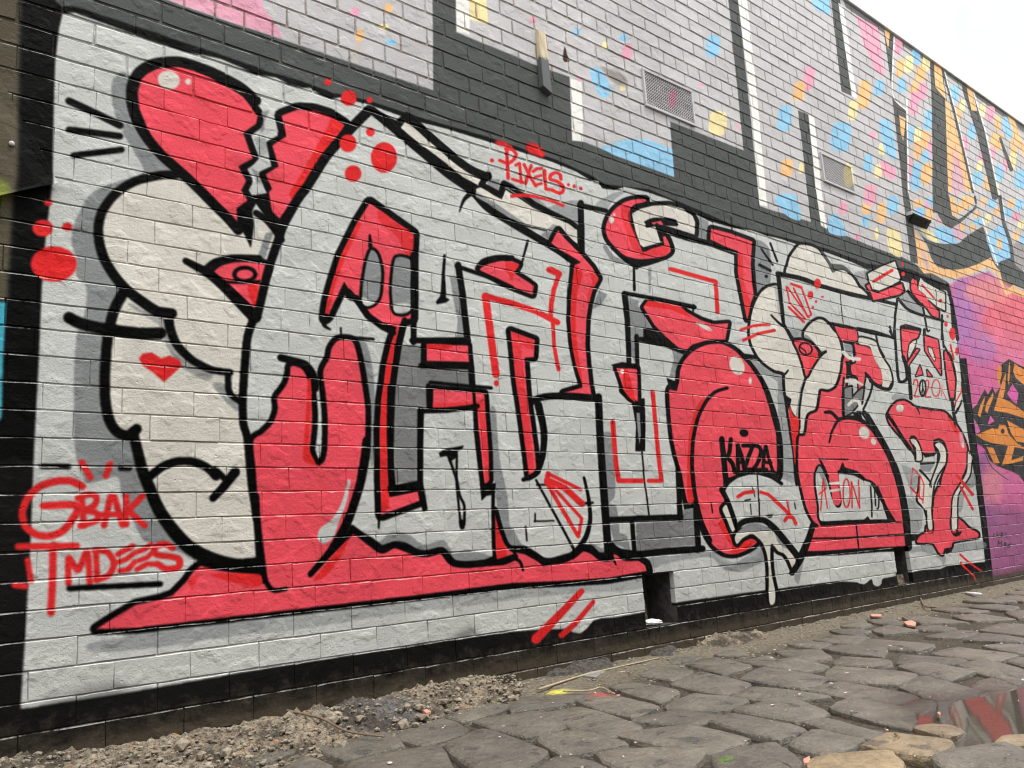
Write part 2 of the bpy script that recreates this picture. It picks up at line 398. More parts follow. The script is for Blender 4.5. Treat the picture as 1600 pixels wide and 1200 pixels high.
    F(LG, 'G', '92,45 98,20 117,20 200,50 290,80 345,92 400,116 432,121 450,131 472,137 485,137 500,147 517,154 532,152 572,162 620,179 657,191 697,201 762,221 '
      '789,229 820,239 865,254 900,268 921,281 935,283 941,294 960,297 975,292 1015,301 1047,312 1077,327 1107,345 1142,355 1175,360 1200,369 1215,372 1240,380 '
      '1285,392 1320,405 1355,420 1410,438 1483,455 1487,510 1495,530 1503,600 1512,660 1522,740 1532,800 1538,850 1540,878 1480,884 1470,889 1440,891 1426,894 '
      '1400,900 1380,904 1371,916 1361,905 1350,913 1340,910 1310,908 1237,917 1210,921 1196,922 1060,941 1009,956 960,965 940,966 927,970 917,982 907,990 895,988 888,983 '
      '850,983 800,987 650,1008 400,1047 200,1082 45,1106 32,1107 40,980 47,862 54,682 60,575 65,450 72,362 80,300 82,275 84,160 86,97', sm=False, thick=1)
    for x, y, rx, ry in ((60, 1010, 70, 50), (245, 1030, 60, 60)): O(LG, 'I', x, y, rx, ry)
    F(BK, 'G', '640,1010 700,1002 720,990 745,985 720,1004', soft=6, alpha=.55); F(BK, 'G', '60,1100 180,1070 200,1078 120,1096', soft=6, alpha=.5)
    S(BK, 'B', '1120,520 1165,700 1205,900 1250,1200', 44); S(BK, 'l', '1225,0 1265,300 1305,550 1350,880 1378,1130', 38)

    # ---- grey shadows
    F(GS, 'G', '200,116 178,122 174,140 176,165 184,190 192,200 192,208 210,238 224,268 190,282 165,290 140,305 125,330 115,352 112,380 120,405 119,430 135,450 132,490 120,525 '
      '116,575 116,680 120,718 130,745 140,755 183,745 190,775 207,812 225,845 250,850 300,872 330,890 300,700 260,520 260,420 300,300 260,200')
    F(GS, 'e', '1180,0 1250,0 1420,160 1490,240 1440,262 1380,190 1290,95', sm=False); F(GS, 'f', '60,258 112,248 82,335 55,425 8,412', sm=False)
    F(GS, 'b', '40,740 80,720 135,830 60,870 20,860', sm=False); F(GS, 'b', '0,1010 40,960 70,890 100,1040 30,1070', sm=False); F(GS, 'b', '0,1100 30,1100 60,1200 0,1230', sm=False)
    F(GS, 'f', '640,925 690,950 720,1050 740,1200 745,1500 730,1690 712,1690 705,1400 690,1200 665,1050')
    F(GS, 'f', '1208,525 1262,528 1292,650 1314,800 1314,912 1250,906 1260,800 1230,650', sm=False)
    F(MG, 'f', '900,955 1035,958 1035,1075 1345,1095 1352,1200 860,1210 880,1060', sm=False)
    F(MG, 'j', '840,-20 1062,-20 1070,135 1012,180 1002,400 1002,615 870,620 862,400 845,150', sm=False)
    F(GS, 'j', '1465,165 1500,172 1520,450 1572,700 1582,860 1610,1020 1560,1010 1520,860 1500,700 1480,500')
    F(GS, 'j', '630,915 760,985 850,925 960,945 1050,1005 1170,975 1235,1055 1330,1035 1495,1090 1500,1130 1200,1130 800,1060')
    F(GS, 'k', '-60,880 0,900 60,1000 140,1050 0,1050'); F(GS, 'k', '485,990 595,1055 560,1090 500,1050'); F(GS, 'k', '555,330 630,318 642,560 642,700 590,745 565,600')
    F(GS, 'k', '650,755 668,840 600,838 595,745', sm=False); F(GS, 'k', '610,880 670,872 672,930 720,950 742,1040 640,1000', sm=False)
    F(MG, 'k', '775,870 1050,850 1062,785 1140,780 1162,1005 960,1022 780,1045', sm=False)
    F(GS, 'k', '860,1085 1180,1045 1230,1045 1300,1100 1390,1120 1500,1050 1580,980 1600,1070 1540,1120 1440,1175 1340,1160 1240,1085 1020,1110 880,1150', alpha=.7)
    F(GS, 'g', '585,330 640,400 720,440 680,448 620,425 570,350'); F(GS, 'g', '540,615 595,640 560,705 500,735', sm=False)
    F(GS, 'g', '715,655 795,680 785,705 870,850 822,850 822,902 770,905 775,1070 740,1010 728,800', sm=False); F(GS, 'g', '1165,150 1228,185 1225,295 1150,280', sm=False)
    F(GS, 'g', '1520,300 1610,360 1610,590 1540,640 1510,450'); F(GS, 'g', '1000,975 1085,1015 1040,1070 1020,1150 985,1150 1010,1050')
    F(GS, 'g', '520,85 560,45 640,5 720,-10 640,50 580,120', alpha=.7); F(GS, 'g', '300,70 420,58 418,210 330,195 190,125', alpha=.7)
    F(GS, 'J', '150,640 330,640 310,790 200,740', sm=False); F(GS, 'J', '380,650 480,690 640,800 820,900 960,1010 1150,1140 1040,1090 600,830', alpha=.8)
    F(GS, 'C', '90,330 330,430 500,520 520,640 540,800 470,760 420,600 200,480', alpha=.8); F(GS, 'l', '60,0 100,0 140,300 175,600 110,600 70,560 70,330', alpha=.75)
    F(GS, 'A', '520,1050 620,1190 750,1190 770,1080', alpha=.7); F(GS, 'B', '500,690 600,590 800,780 830,900 700,850 600,780', alpha=.6)
    F(GS, 'B', '90,380 120,320 210,320 150,390 110,480', sm=False); F(GS, 'A', '1400,370 1560,350 1600,480 1520,560 1440,500', alpha=.6)
    F(GS, 'D', '420,820 500,740 620,780 640,860 500,860', alpha=.7); F(GS, 'F', '580,990 700,990 760,1190 600,1190', alpha=.6); F(GS, 'F', '520,720 760,720 760,860 640,1000 540,860', alpha=.6)
    F(GS, 'F', '1300,830 1420,720 1470,730 1480,850 1400,900', alpha=.8); F(GS, 'F', '1240,1000 1330,980 1300,1190 1240,1190', alpha=.7)
    F(GS, 'N', '430,160 760,120 880,270 840,300 620,220 430,240', alpha=.7); F(GS, 'N', '1090,120 1560,60 1570,180 1080,240', alpha=.7); F(GS, 'N', '820,290 980,300 940,440 900,360', alpha=.6)
    F(GS, 'H', '100,640 360,790 640,720 760,600 790,760 640,830 300,900 160,790', alpha=.6); F(GS, 'H', '1130,970 1240,750 1220,900 1180,1060', alpha=.8)
    F(GS, 'n', '0,260 800,130 1600,80 1600,150 800,250 300,330 0,360', alpha=.5); F(GS, 'm', '560,420 1000,350 1600,280 1600,350 1100,430 620,480', alpha=.7)
    F(GS, 'o', '0,75 400,50 820,20 820,80 400,110 0,140', alpha=.5)

    # ---- face on the left
    F(CR, 'G', '190,290 165,320 156,360 166,410 190,450 200,462 181,500 168,560 166,620 172,660 186,680 208,684 217,720 237,780 272,830 320,868 375,884 400,884 '
      '398,800 388,690 380,640 382,560 392,490 398,470 400,440 404,412 420,412 436,372 425,345 408,330 395,380 350,330 310,290 250,276 215,280')
    F(GS, 'e', '1400,380 1500,410 1600,400 1580,420', alpha=.7); F(GS, 'e', '800,690 900,740 1030,780 1040,860 1100,980 1200,1070 1330,1130 1290,1180 1130,1090 1040,960 1000,840 830,730', alpha=.7)
    F(GS, 'i', '1330,0 1410,0 1440,90 1500,130 1480,170 1400,100', alpha=.8); F(GS, 'f', '60,258 112,248 82,335 55,425 8,412', sm=False)
    S(BK, 'a', '1100,1092 1000,1096 860,1128 760,1180 690,1245 635,1330 615,1420 622,1520 658,1630 720,1730 790,1810 880,1880 980,1945 1075,1960', 52, 66)
    S(BK, 'e', '1050,760 1065,860 1110,960 1200,1050 1320,1110 1440,1128', 62, 40); S(BK, 'e', '1425,1130 1428,1230 1450,1275 1500,1310', 38)
    S(BK, 'e', '770,630 720,720 690,820 672,920 660,1050 655,1200 662,1330 690,1440 740,1505 810,1520 855,1480', 64)
    S(BK, 'i', '830,300 860,420 890,540 930,640 990,780 1070,900 1170,1010 1290,1082 1400,1122 1500,1140 1620,1130', 62, 100)
    S(BK, 'e', '430,785 500,820 620,850 760,870 900,884 1005,882', 72)
    FO(PK, 'G', '334,427 345,416 367,410 392,410 418,416 411,440 403,470 399,482 376,462 352,440', 8); flush()
    F(RD, 'e', '1545,600 1610,560 1600,730'); ring(BK, 'e', 1530, 515, 66, 42, 24); S(BK, 'e', '1380,560 1480,565 1620,560', 18)
    S(BK, 'e', '1160,430 1230,468 1300,505 1400,590 1500,690 1590,780', 40, 78); S(BK, 'e', '1280,490 1340,440 1450,412 1620,415', 42)
    S(BK, 'e', '1590,780 1548,900 1532,1050 1522,1200 1516,1320 1522,1450 1545,1530 1560,1700 1575,1850 1605,2050', 52, 46)
    S(BK, 'i', '940,575 1010,520 1100,485 1200,485 1290,520 1350,580', 52); S(BK, 'i', '1470,550 1400,640 1330,715', 62, 46, sm=False); S(BK, 'i', '1345,535 1400,590', 40)
    F(SR, 'e', '868,1045 890,1010 950,1003 1005,1040 1060,1024 1120,1048 1138,1085 1090,1130 1025,1188 960,1130 900,1090', sm=False)

    # ---- broken heart
    FO(PK, 'a', '1050,415 980,430 920,460 880,500 860,580 870,680 910,780 960,880 1050,980 1150,1065 1250,1160 1380,1290 1440,1350 1490,1415 1478,1302 1548,1252 '
       '1508,1190 1540,1130 1490,1040 1580,990 1555,930 1520,830 1600,775 1612,720 1570,670 1520,605 1430,548 1310,480 1200,432 1110,415', 40, sm=False)
    FO(PK, 'b', '160,722 260,685 360,690 460,722 552,782 500,860 440,930 380,1030 330,1110 270,1200 228,1250 188,1310 136,1382 88,1300 40,1244 100,1180 60,1090 140,1040 100,910 190,850', 44, sm=False)
    flush()
    S(BK, 'a', '1600,630 1500,545 1400,490 1290,440 1150,392 1050,386 950,402 870,450 825,530 822,640 850,740 910,850 1000,960 1100,1050 1200,1140 1330,1270 1430,1370 1490,1440', 66, 60)
    F(BK, 'G', '388,312 400,300 404,280 420,300 425,330 440,345 436,372 425,352 412,335 400,318 394,330 397,352 392,388 383,368 370,350 372,338 386,322', sm=False)
    F(RD, 'b', '470,725 552,782 500,860 440,930 380,1030 330,1110 270,1200 228,1250 205,1210 300,1060 380,910 450,790', sm=False)
    F(LG, 'G', '408,160 424,170 434,212 415,222 424,260 402,270 417,302 397,305 390,296 403,285 392,262 406,246 397,216 413,203 413,190', sm=False)
    F(GS, 'G', '408,175 421,172 413,190', sm=False); F(GS, 'G', '397,216 413,210 420,240 406,246', sm=False, alpha=.6); F(GS, 'G', '392,262 402,268 410,290 403,285', sm=False)
    S(BK, 'f', '0,130 70,180 140,270 160,300', 40)

    # ---- pink column with drips
    FO(PK, 'G', '455,572 472,577 483,600 488,650 485,690 484,705 490,722 498,727 507,720 511,700 512,650 508,610 505,580 515,560 518,545 527,533 540,531 552,536 560,565 '
       '566,600 571,640 570,700 562,750 550,790 535,828 512,862 485,895 478,912 430,930 418,910 410,880 404,800 400,740 396,690 410,678 426,662 434,640 433,622 440,612 448,600 453,585', 9)
    FO(PK, 'G', '150,983 175,967 212,945 250,937 270,930 290,910 303,892 314,884 345,892 400,899 410,912 480,905 545,842 552,834 575,847 595,862 617,856 640,865 662,870 690,865 707,885 '
       '732,887 757,885 775,877 800,862 820,866 835,874 850,885 895,872 910,860 920,860 932,872 957,874 960,862 972,872 995,874 1008,882 1011,892 950,903 870,908 800,911 650,930 400,959 212,981', 9.5, sm=False)
    flush()
    F(PK, 'G', '412,880 470,880 470,930 425,930', sm=False)
    F(RD, 'j', '325,-20 352,-20 342,150 332,330 335,420 375,505 300,480 296,400 312,200'); F(RD, 'j', '580,965 540,1060 480,1150 420,1210 360,1220 510,1040')
    F(RD, 'm', '1310,-10 1620,-10 1620,65 1500,50'); F(RD, 'm', '1180,20 1240,-5 1200,90', alpha=.7)
    F(LG, 'j', '575,598 592,615 562,750 522,850 482,960 425,998 385,972 398,905 470,850 530,750 565,640')
    S(BK, 'j', '0,700 12,880 40,1100 60,1230 110,1290 190,1280', 40, 26); S(BK, 'j', '690,350 650,610 600,770 540,910 450,1060 340,1190', 46, 36)
    S(BK, 'f', '155,1035 230,1055 310,1080 360,1150 370,1230', 46); S(BK, 'f', '500,910 620,912 735,920', 24, 16); S(BK, 'f', '530,850 532,910', 12)

    # ---- first letter, counter and tail
    S(BK, 'b', '705,690 620,775 560,840 500,905 430,990 370,1085 310,1180 270,1230 215,1325 165,1420 140,1500 108,1590 70,1710 40,1840 5,1990', 62, 52)
    FO(PK, 'f', '710,68 880,190 982,262 976,400 976,790 915,800 892,850 868,950 835,1200 825,1400 820,1700 832,1905 1012,1870 1022,1930 785,2018 778,1800 775,1500 785,1300 800,1200 815,1080 842,960 '
       '880,845 800,820 715,760 640,645 600,640 552,560 500,670 452,770 432,790 436,740 446,680 480,560 530,400 600,260 640,180', 40, sm=False)
    flush()
    F(RD, 'f', '892,850 868,950 835,1200 825,1400 818,1700 832,1910 830,1970 785,2018 778,1800 775,1500 785,1300 800,1200 815,1080 842,960 880,850', sm=False)
    F(RD, 'f', '770,110 880,190 982,262 976,390 930,380 880,280 770,180', alpha=.7); F(RD, 'f', '446,680 480,560 530,400 600,260 640,180 660,200 560,400 490,600 452,770 432,790', sm=False)
    FO(GS, 'f', '722,362 760,395 782,500 772,640 745,690 700,712 666,680 672,560 692,440', 19); FO(GS, 'f', '880,408 972,430 966,560 960,740 872,752 850,640 856,500', 18); flush()
    F(LG, 'f', '668,660 745,690 700,712 670,700'); F(LG, 'f', '866,700 962,700 960,742 872,752')
    S(BK, 'f', '985,390 988,700 985,940', 36, sm=False); S(BK, 'f', '975,928 1325,925', 36, sm=False); S(BK, 'f', '712,270 716,340', 14, 26)
    S(BK, 'f', '580,620 640,690 700,775 790,845 860,880', 34, sm=False); S(BK, 'f', '440,780 425,830 465,860', 40, 10); S(BK, 'f', '930,800 890,980 855,1200', 36, sm=False)
    # legs and arms of the letters
    S(BK, 'b', '725,690 860,800 1010,930 1200,1090 1350,1195 1450,1300 1600,1395 1700,1455 1800,1510 1900,1570 1990,1640', 50, 40)
    S(BK, 'b', '700,680 870,770', 40, sm=False); S(BK, 'b', '945,725 880,785', 52, sm=False)
    S(BK, 'f', '1340,10 1300,50 1270,125', 34, 6)
    FO(CR, 'b', '935,757 1060,850 1200,960 1320,1060 1412,1105 1396,1162 1290,1105 1180,1015 1060,925 960,845 905,797', 30, sm=False); flush()
    S(BK, 'b', '960,735 1100,865 1250,995 1350,1065 1450,1105', 50)
    FO(CR, 'J', '400,772 600,900 750,1000 1000,1115 1200,1195 1290,1250 1300,1450 1230,1400 1120,1330 1040,1300 640,1210 450,1085 250,965 30,840 30,760 100,735 250,840 350,890', 20, sm=False)
    flush()
    F(GS, 'J', '30,800 250,920 450,1060 640,1190 600,1210 450,1120 250,985 30,860', sm=False); F(GS, 'g', '180,270 260,200 290,215 240,300', sm=False)
    S(BK, 'J', '185,580 95,705 335,835 372,690 470,740 600,830 750,945 900,1025 1200,1170 1290,1240', 72, 60, sm=False)
    S(BK, 'g', '430,68 436,380', 38, sm=False); S(BK, 'g', '420,80 590,118', 28, sm=False); S(BK, 'g', '100,305 50,485', 16, 10, sm=False)
    S(BK, 'g', '0,190 100,250 200,312 300,372 400,445', 42)
    S(BK, 'f', '1262,455 1292,650 1322,930 1345,1100 1352,1210', 40, sm=False)
    FO(PK, 'f', '1405,490 1440,456 1520,434 1600,432 1645,452 1612,505 1738,588 1730,642 1600,592 1500,542', 26, sm=False)
    FO(PK, 'f', '1065,950 1325,960 1332,1062 1065,1056', 26, sm=False)
    FO(PK, 'g', '-10,868 142,925 136,1032 78,1036 90,1200 105,1350 140,1600 152,1740 105,1772 85,1600 50,1350 20,1150 5,1000', 30, sm=False)
    FO(PK, 'g', '290,238 330,290 420,380 500,470 542,540 500,620 480,700 465,800 460,950 470,1080 484,1200 497,1268 320,1256 440,1222 436,1190 410,1100 380,950 366,800 370,650 385,520 390,458 '
       '430,440 400,420 300,360 245,320 265,280', 27, sm=False)
    FO(PK, 'j', '1108,30 1426,58 1440,250 1452,420 1458,600 1430,632 1410,480 1390,300 1384,132 1106,148', 28, sm=False)
    FO(PK, 'j', '1490,790 1522,900 1560,1000 1610,1060 1600,1090 1510,1097', 18)
    flush()
    F(PK, 'f', '1400,490 1440,456 1520,434 1560,440 1580,520', sm=True)
    F(RD, 'f', '1066,950 1230,958 1180,985 1068,975'); F(RD, 'f', '1560,440 1645,452 1612,505 1600,560 1570,500', alpha=.8)
    F(RD, 'g', '0,875 140,930 138,990 60,960 60,1040 80,1200 105,1400 125,1600 140,1745 105,1772 85,1600 50,1350 20,1150 5,1000', alpha=.6, sm=False)
    F(RD, 'g', '400,450 440,520 410,620 398,800 412,1000 440,1190 405,1100 376,950 366,800 370,650 385,520'); F(RD, 'g', '470,480 542,540 500,620 480,700 470,640 500,560', alpha=.7)
    F(RD, 'j', '1106,122 1300,112 1400,108 1426,60 1452,420 1458,600 1440,630 1425,480 1405,300 1390,150 1106,148', alpha=.6, sm=False); F(RD, 'j', '1500,800 1530,920 1570,1080 1510,1097 1500,950')
    S(BK, 'f', '1382,480 1420,432 1500,410 1600,410', 30); S(BK, 'f', '1255,465 1480,540 1600,598', 26, sm=False)
    F(BK, 'f', '1172,390 1188,390 1180,520 1188,660 1212,672 1190,690 1130,702 1125,685 1152,650 1160,520', sm=False)
    S(BK, 'f', '1030,1085 1340,1092', 34, sm=False); S(BK, 'f', '1048,950 1045,1085', 34, sm=False); S(BK, 'f', '1090,1190 1200,1200 1470,1225', 22, sm=False)
    S(BK, 'j', '1078,10 1082,150', 32, sm=False); S(BK, 'j', '1030,165 1025,400 1025,620 1055,780', 42, 36, sm=False); S(BK, 'j', '1030,170 1200,165 1385,138', 30, sm=False)
    F(BK, 'j', '820,640 1030,600 1030,665 840,705', sm=False); S(BK, 'j', '840,20 835,300 845,500 860,680', 34)
    S(BK, 'j', '1358,0 1372,190 1395,400 1415,630', 18); F(BK, 'j', '1400,620 1500,620 1490,690 1440,700 1410,730', sm=False); S(BK, 'j', '1485,640 1482,800 1490,1100', 22)
    S(BK, 'j', '1495,780 1530,900 1570,1000 1620,1040', 26)
    F(BK, 'j', '1142,432 1165,415 1200,402 1300,384 1290,405 1262,420 1255,460 1218,482 1190,450 1150,458', sm=False)
    S(BK, 'j', '1205,460 1255,600 1275,700 1302,760 1302,880', 16); S(BK, 'j', '1255,440 1255,620 1270,780 1280,880', 14); S(BK, 'j', '1285,860 1290,895', 32)
    S(BK, 'j', '770,800 768,900', 22, 12); S(BK, 'j', '600,900 660,950 730,1005 790,1040 860,1005 930,1010 1010,1055 1080,1060 1160,1040 1220,1110 1300,1130 1420,1120 1510,1115 1620,1080', 40)

    # ---- middle letters
    S(BK, 'k', '130,110 180,85 260,75 400,78 530,90', 42); S(BK, 'k', '165,130 200,300 190,450 150,560 70,598', 48, 26); S(BK, 'k', '540,80 550,300 565,560 585,820 602,1080', 44, 48)
    S(BK, 'k', '450,585 480,720 488,850 460,960 395,1055', 16, 36); S(BK, 'k', '150,600 260,800 395,1050', 14, 16); S(BK, 'k', '155,630 260,630', 12); S(BK, 'k', '460,745 505,742', 14)
    S(BK, 'k', '0,1030 80,1030 140,1065 200,1102 300,1105 380,1075 440,1030 500,1045 560,1090 620,1088', 36); S(BK, 'k', '620,1000 700,1085 800,1090 850,1130 862,1180', 34)
    S(BK, 'k', '0,1085 50,1110 70,1165', 24, 14); S(BK, 'k', '170,1100 210,1130', 24, 14); S(BK, 'k', '630,1085 650,1130', 18, 8)
    S(BK, 'k', '600,850 800,840 1055,832', 36, sm=False); S(BK, 'k', '1035,430 1045,700 1050,845', 34, sm=False); S(BK, 'k', '752,865 765,1050', 28, sm=False)
    S(BK, 'k', '620,1040 780,1065 960,1045 1190,1030', 42, sm=False); S(BK, 'k', '1150,770 1165,1040', 36, sm=False); F(BK, 'k', '1030,430 1060,560 1095,740 1165,730 1165,770 1075,785 1050,640', sm=False)
    F(BK, 'k', '745,90 830,90 835,240 832,420 770,420 775,260', sm=False); F(GS, 'k', '778,180 800,180 806,320 796,380 786,300', sm=False); S(BK, 'k', '812,420 830,620 858,830', 10)
    S(BK, 'k', '145,810 145,860', 10); S(BK, 'k', '85,890 92,980', 10); S(BK, 'k', '140,858 262,855', 10)
    FO(PK, 'g', '700,1190 780,1190 786,1312 740,1290 690,1240', 22, sm=False); flush()
    FO(PK, 'g', '652,1098 782,1100 788,1310 740,1290 700,1240', 22, sm=False); flush()
    F(RD, 'g', '690,1105 720,1100 770,1300 740,1290 700,1230'); O(WHITE, 'g', 690, 1122, 12, 16)
    F(BK, 'g', '620,1080 690,1062 790,1075 790,1105 640,1098', sm=False)
    S(BK, 'g', '700,632 920,672 1142,720', 26, sm=False); S(BK, 'g', '1135,712 1132,750', 20, 8); S(BK, 'g', '703,640 722,800 732,1070', 38, 30, sm=False); S(BK, 'g', '778,900 785,1100', 26, sm=False)
    FO(CR, 'g', '750,135 800,105 880,85 980,80 1070,105 1130,150 1146,190 1140,268 1000,222 912,197 908,230 942,312 820,346 800,330 770,240', 26, sm=False)
    FO(PK, 'g', '832,45 770,45 700,65 640,110 600,170 585,230 600,290 650,350 710,400 800,420 900,412 960,396 992,370 985,330 960,278 938,290 950,332 880,352 820,376 800,340 760,260 735,190 725,140 760,82 832,62', 26)
    flush()
    F(RD, 'g', '690,100 735,90 745,200 770,260 800,340 820,376 880,352 950,335 985,335 960,396 900,395 800,400 750,350 720,260 690,180', alpha=.6)
    F(BK, 'g', '828,185 880,162 960,160 1020,172 1034,190 1032,212 950,210 860,220 838,222 835,200'); F(PK, 'g', '868,192 930,180 948,206 890,204', sm=False)
    S(BK, 'g', '905,205 935,300', 24, sm=False); S(BK, 'g', '930,235 1100,288 1240,322 1400,380', 36, sm=False)
    O(CR, 'g', 622, 172, 16, 26); O(CR, 'g', 640, 142, 7, 9)
    F(BK, 'g', '660,395 720,425 800,440 930,430 850,460 800,470 780,485 760,470 710,440'); S(BK, 'g', '762,460 765,612', 14, 18); S(GS, 'g', '862,480 862,630', 22, 10, alpha=.8)
    FO(PK, 'g', '1245,228 1370,260 1502,310 1492,450 1500,560 1512,640 1490,700 1470,795 1450,700 1430,600 1412,500 1412,370 1330,340 1240,297', 24, sm=False)
    FO(PK, 'g', '850,680 950,690 1045,710 1090,750 1180,800 1260,826 1352,820 1332,922 1200,934 1130,952 1090,988 1040,972 960,902 890,832 820,720', 22, sm=False)
    flush()
    F(RD, 'g', '1412,380 1440,400 1450,560 1490,700 1470,795 1450,700 1430,600 1412,500', alpha=.7); F(RD, 'g', '850,680 1045,710 1100,758 1130,790 990,735 825,712', sm=False)
    F(CR, 'g', '1148,812 1200,824 1252,862 1230,868 1180,845'); F(BK, 'g', '820,850 880,852 960,930 1060,985 1085,1020 960,972 780,932 762,905 820,905', sm=False)
    S(BK, 'g', '1370,160 1375,240', 12, alpha=.6)
    # egg shaped body and mouth
    FO(PK, 'k', '1040,0 1050,-80 1080,-150 1140,-210 1220,-245 1310,-250 1390,-210 1460,-140 1530,-50 1580,40 1612,130 1640,220 1660,330 1668,420 1664,580 1600,570 1500,560 1400,590 1330,650 1325,740 '
       '1300,790 1340,880 1390,1040 1480,970 1532,985 1480,1030 1400,1062 1330,1058 1260,1010 1210,930 1180,830 1150,700 1130,735 1095,732 1060,560 1020,420 1000,300 985,130 985,30', 26)
    flush()
    F(RD, 'k', '1180,100 1215,110 1165,210 1135,360 1130,500 1138,722 1098,728 1095,500 1108,300 1140,180'); F(RD, 'k', '1285,870 1320,850 1390,1010 1480,970 1532,982 1470,1032 1400,1062 1350,1052 1385,1030 1330,950', sm=False)
    F(BK, 'k', '965,-40 1010,-20 1045,-20 1030,45 985,35', sm=False)
    S(BK, 'k', '1345,25 1270,50 1210,112 1160,220 1130,360 1126,500 1142,680 1182,850 1240,980', 20, 26)
    O(CR, 'g', 1405, 1085, 44, 62, tilt=-.45); O(CR, 'g', 1490, 1180, 10, 22)
    FO(CR, 'H', '280,70 232,128 290,260 350,400 402,412 370,320 315,160', 45); flush()
    F(LG, 'E', '160,770 260,690 400,650 520,652 680,700 820,780 820,900 1040,900 1180,1190 1360,1230 1400,1300 1240,1640 1150,1500 800,1200 600,1150 330,1250 200,1060 95,850', sm=False)
    S(BK, 'E', '90,840 140,745 260,670 400,630 520,630 680,680 810,765', 44); S(BK, 'E', '60,840 140,990 220,1200 250,1330', 66, 40, sm=False)
    FO(CR, 'H', '430,405 560,390 750,390 870,402 950,540 1050,620 1160,762 1120,885 1060,760 1000,680 930,650 870,572 842,562 832,620 832,760 850,950 890,1150 888,1280 860,1320 825,1310 810,1200 '
       '810,900 790,700 740,560 680,490 620,442 570,442 480,490 412,560 385,480', 42)
    flush()
    F(GS, 'H', '430,400 560,310 700,310 860,390 760,395 560,395'); F(GS, 'H', '880,400 960,520 1060,610 1040,620 940,560')
    S(BK, 'H', '420,340 500,280 640,255 760,270 880,360 1000,500 1120,650 1190,740', 70, 80); S(BK, 'H', '1190,740 1120,940', 70, 20); S(BK, 'H', '1370,300 1300,500 1200,720', 70)
    S(BK, 'E', '505,660 520,900 535,1200', 14); S(BK, 'E', '440,800 475,930', 12); S(BK, 'H', '580,60 590,190', 12); S(BK, 'H', '690,0 690,190', 14); S(BK, 'H', '1130,50 1145,120', 14)
    F(BK, 'E', '345,970 420,955 420,972 350,985'); F(BK, 'H', '780,200 860,190 840,230 800,230'); S(BK, 'H', '90,50 105,170', 16)
    # strip right of the egg
    S(BK, 'C', '60,340 170,480 260,640 330,840 380,1020 430,1200', 42, 46); S(BK, 'E', '742,0 762,200 772,400 772,640', 40); S(BK, 'C', '0,285 190,310', 54, sm=False)

    # ---- character and right-hand letters
    FO(CR, 'A', '720,20 660,80 600,170 570,270 555,382 800,432 900,490 1000,520 1230,592 1400,632 1562,662 1520,600 1450,540 1400,460 1350,400 1270,340 1180,340 1130,362 1080,270 1000,150 930,70 830,30', 34)
    flush()
    F(DARK, 'A', '980,100 1050,150 1110,250 1250,270 1340,340 1380,400 1270,330 1180,335 1125,365 1080,270'); 
    S(BK, 'A', '440,380 700,430 1000,540 1300,622 1600,690 1740,720 1920,765', 58, 40, sm=False); S(BK, 'A', '450,400 480,700 520,1045', 56, 44, sm=False)
    for s, w in (('240,70 300,160 380,270', 26), ('350,0 390,110 435,228', 26), ('210,270 350,342', 34)): S(BK, 'A', s, w)
    O(BK, 'A', 297, 415, 22, 20)
    FO(CR, 'A', '430,535 330,545 250,600 190,690 140,800 110,930 95,1080 105,1200 130,1290 200,1420 300,1520 420,1595 515,1620 530,1760 550,1910 610,1950 600,2020 640,2130 700,2170 720,1970 745,1820 '
       '790,1670 750,1500 700,1340 630,1220 600,1180 530,1060 495,1000 470,850 445,650', 34)
    FO(CR, 'A', '945,952 1010,962 1080,1022 1140,1100 1180,1140 1225,1270 1245,1420 1240,1600 1190,1760 1100,1830 1000,1835 978,1860 970,2000 940,2080 890,2110 842,2112 832,2200 815,2330 780,2420 740,2430 712,2320 720,2070 '
       '750,1870 800,1710 880,1550 960,1450 1045,1355 965,1375 905,1280 835,1210 782,1190 775,1120 800,1070 860,1000', 34)
    flush()
    F(GS, 'C', '790,20 880,90 950,200 1020,235 960,262 910,180 840,100 780,80'); F(GS, 'C', '720,700 760,620 740,850 700,1040 670,1020 700,850', alpha=.8)
    F(GS, 'A', '400,550 440,540 480,880 450,900 420,700', alpha=.5)
    S(BK, 'A', '360,900 450,990 540,1060 615,1195', 22, 40); S(BK, 'C', '440,490 520,520 570,470', 36, 20); S(BK, 'C', '575,0 640,100', 36)
    FO(PK, 'C', '645,105 740,90 840,120 910,180 962,270 900,380 850,460 800,545 760,400 700,230', 28); flush()
    F(RD, 'C', '850,260 962,270 850,460 810,540 840,400', alpha=.6); ring(BK, 'C', 790, 200, 82, 72, 20, .5); S(BK, 'C', '720,180 780,220 800,270', 14); S(BK, 'C', '960,280 1040,235', 36)
    S(BK, 'C', '640,80 740,75 850,110 930,190 970,260', 34); F(BK, 'C', '530,770 610,830 600,900 560,880', sm=False)
    S(BK, 'C', '512,540 524,740 552,920 572,1080 592,1200 610,1330 640,1500 660,1750 680,1900', 34)
    S(BK, 'C', '790,560 745,720 715,950 712,1200', 26); F(RD, 'C', '600,920 640,1040 700,1060 700,1250 660,1640 640,1500 610,1250 585,1000')
    S(BK, 'A', '1080,1000 1300,1040 1600,1120 1800,1160', 40, 30, sm=False); S(BK, 'A', '1222,622 1240,850 1262,1000', 10)
    FO(PK, 'A', '1150,1035 1422,1078 1442,1190 1424,1236 1250,1226 1200,1150', 16, sm=False)
    FO(PK, 'C', '1400,130 1440,150 1590,190 1640,290 1690,400 1730,480 1752,570 1740,642 1680,640 1600,590 1540,500 1530,580 1500,700 1460,732 1440,560 1370,510 1360,400 1420,370 1400,270', 18)
    FO(CR, 'D', '20,60 150,80 232,122 270,230 330,340 390,430 420,520 430,632 380,690 310,672 312,600 290,470 240,380 190,270 150,172 20,140', 22)
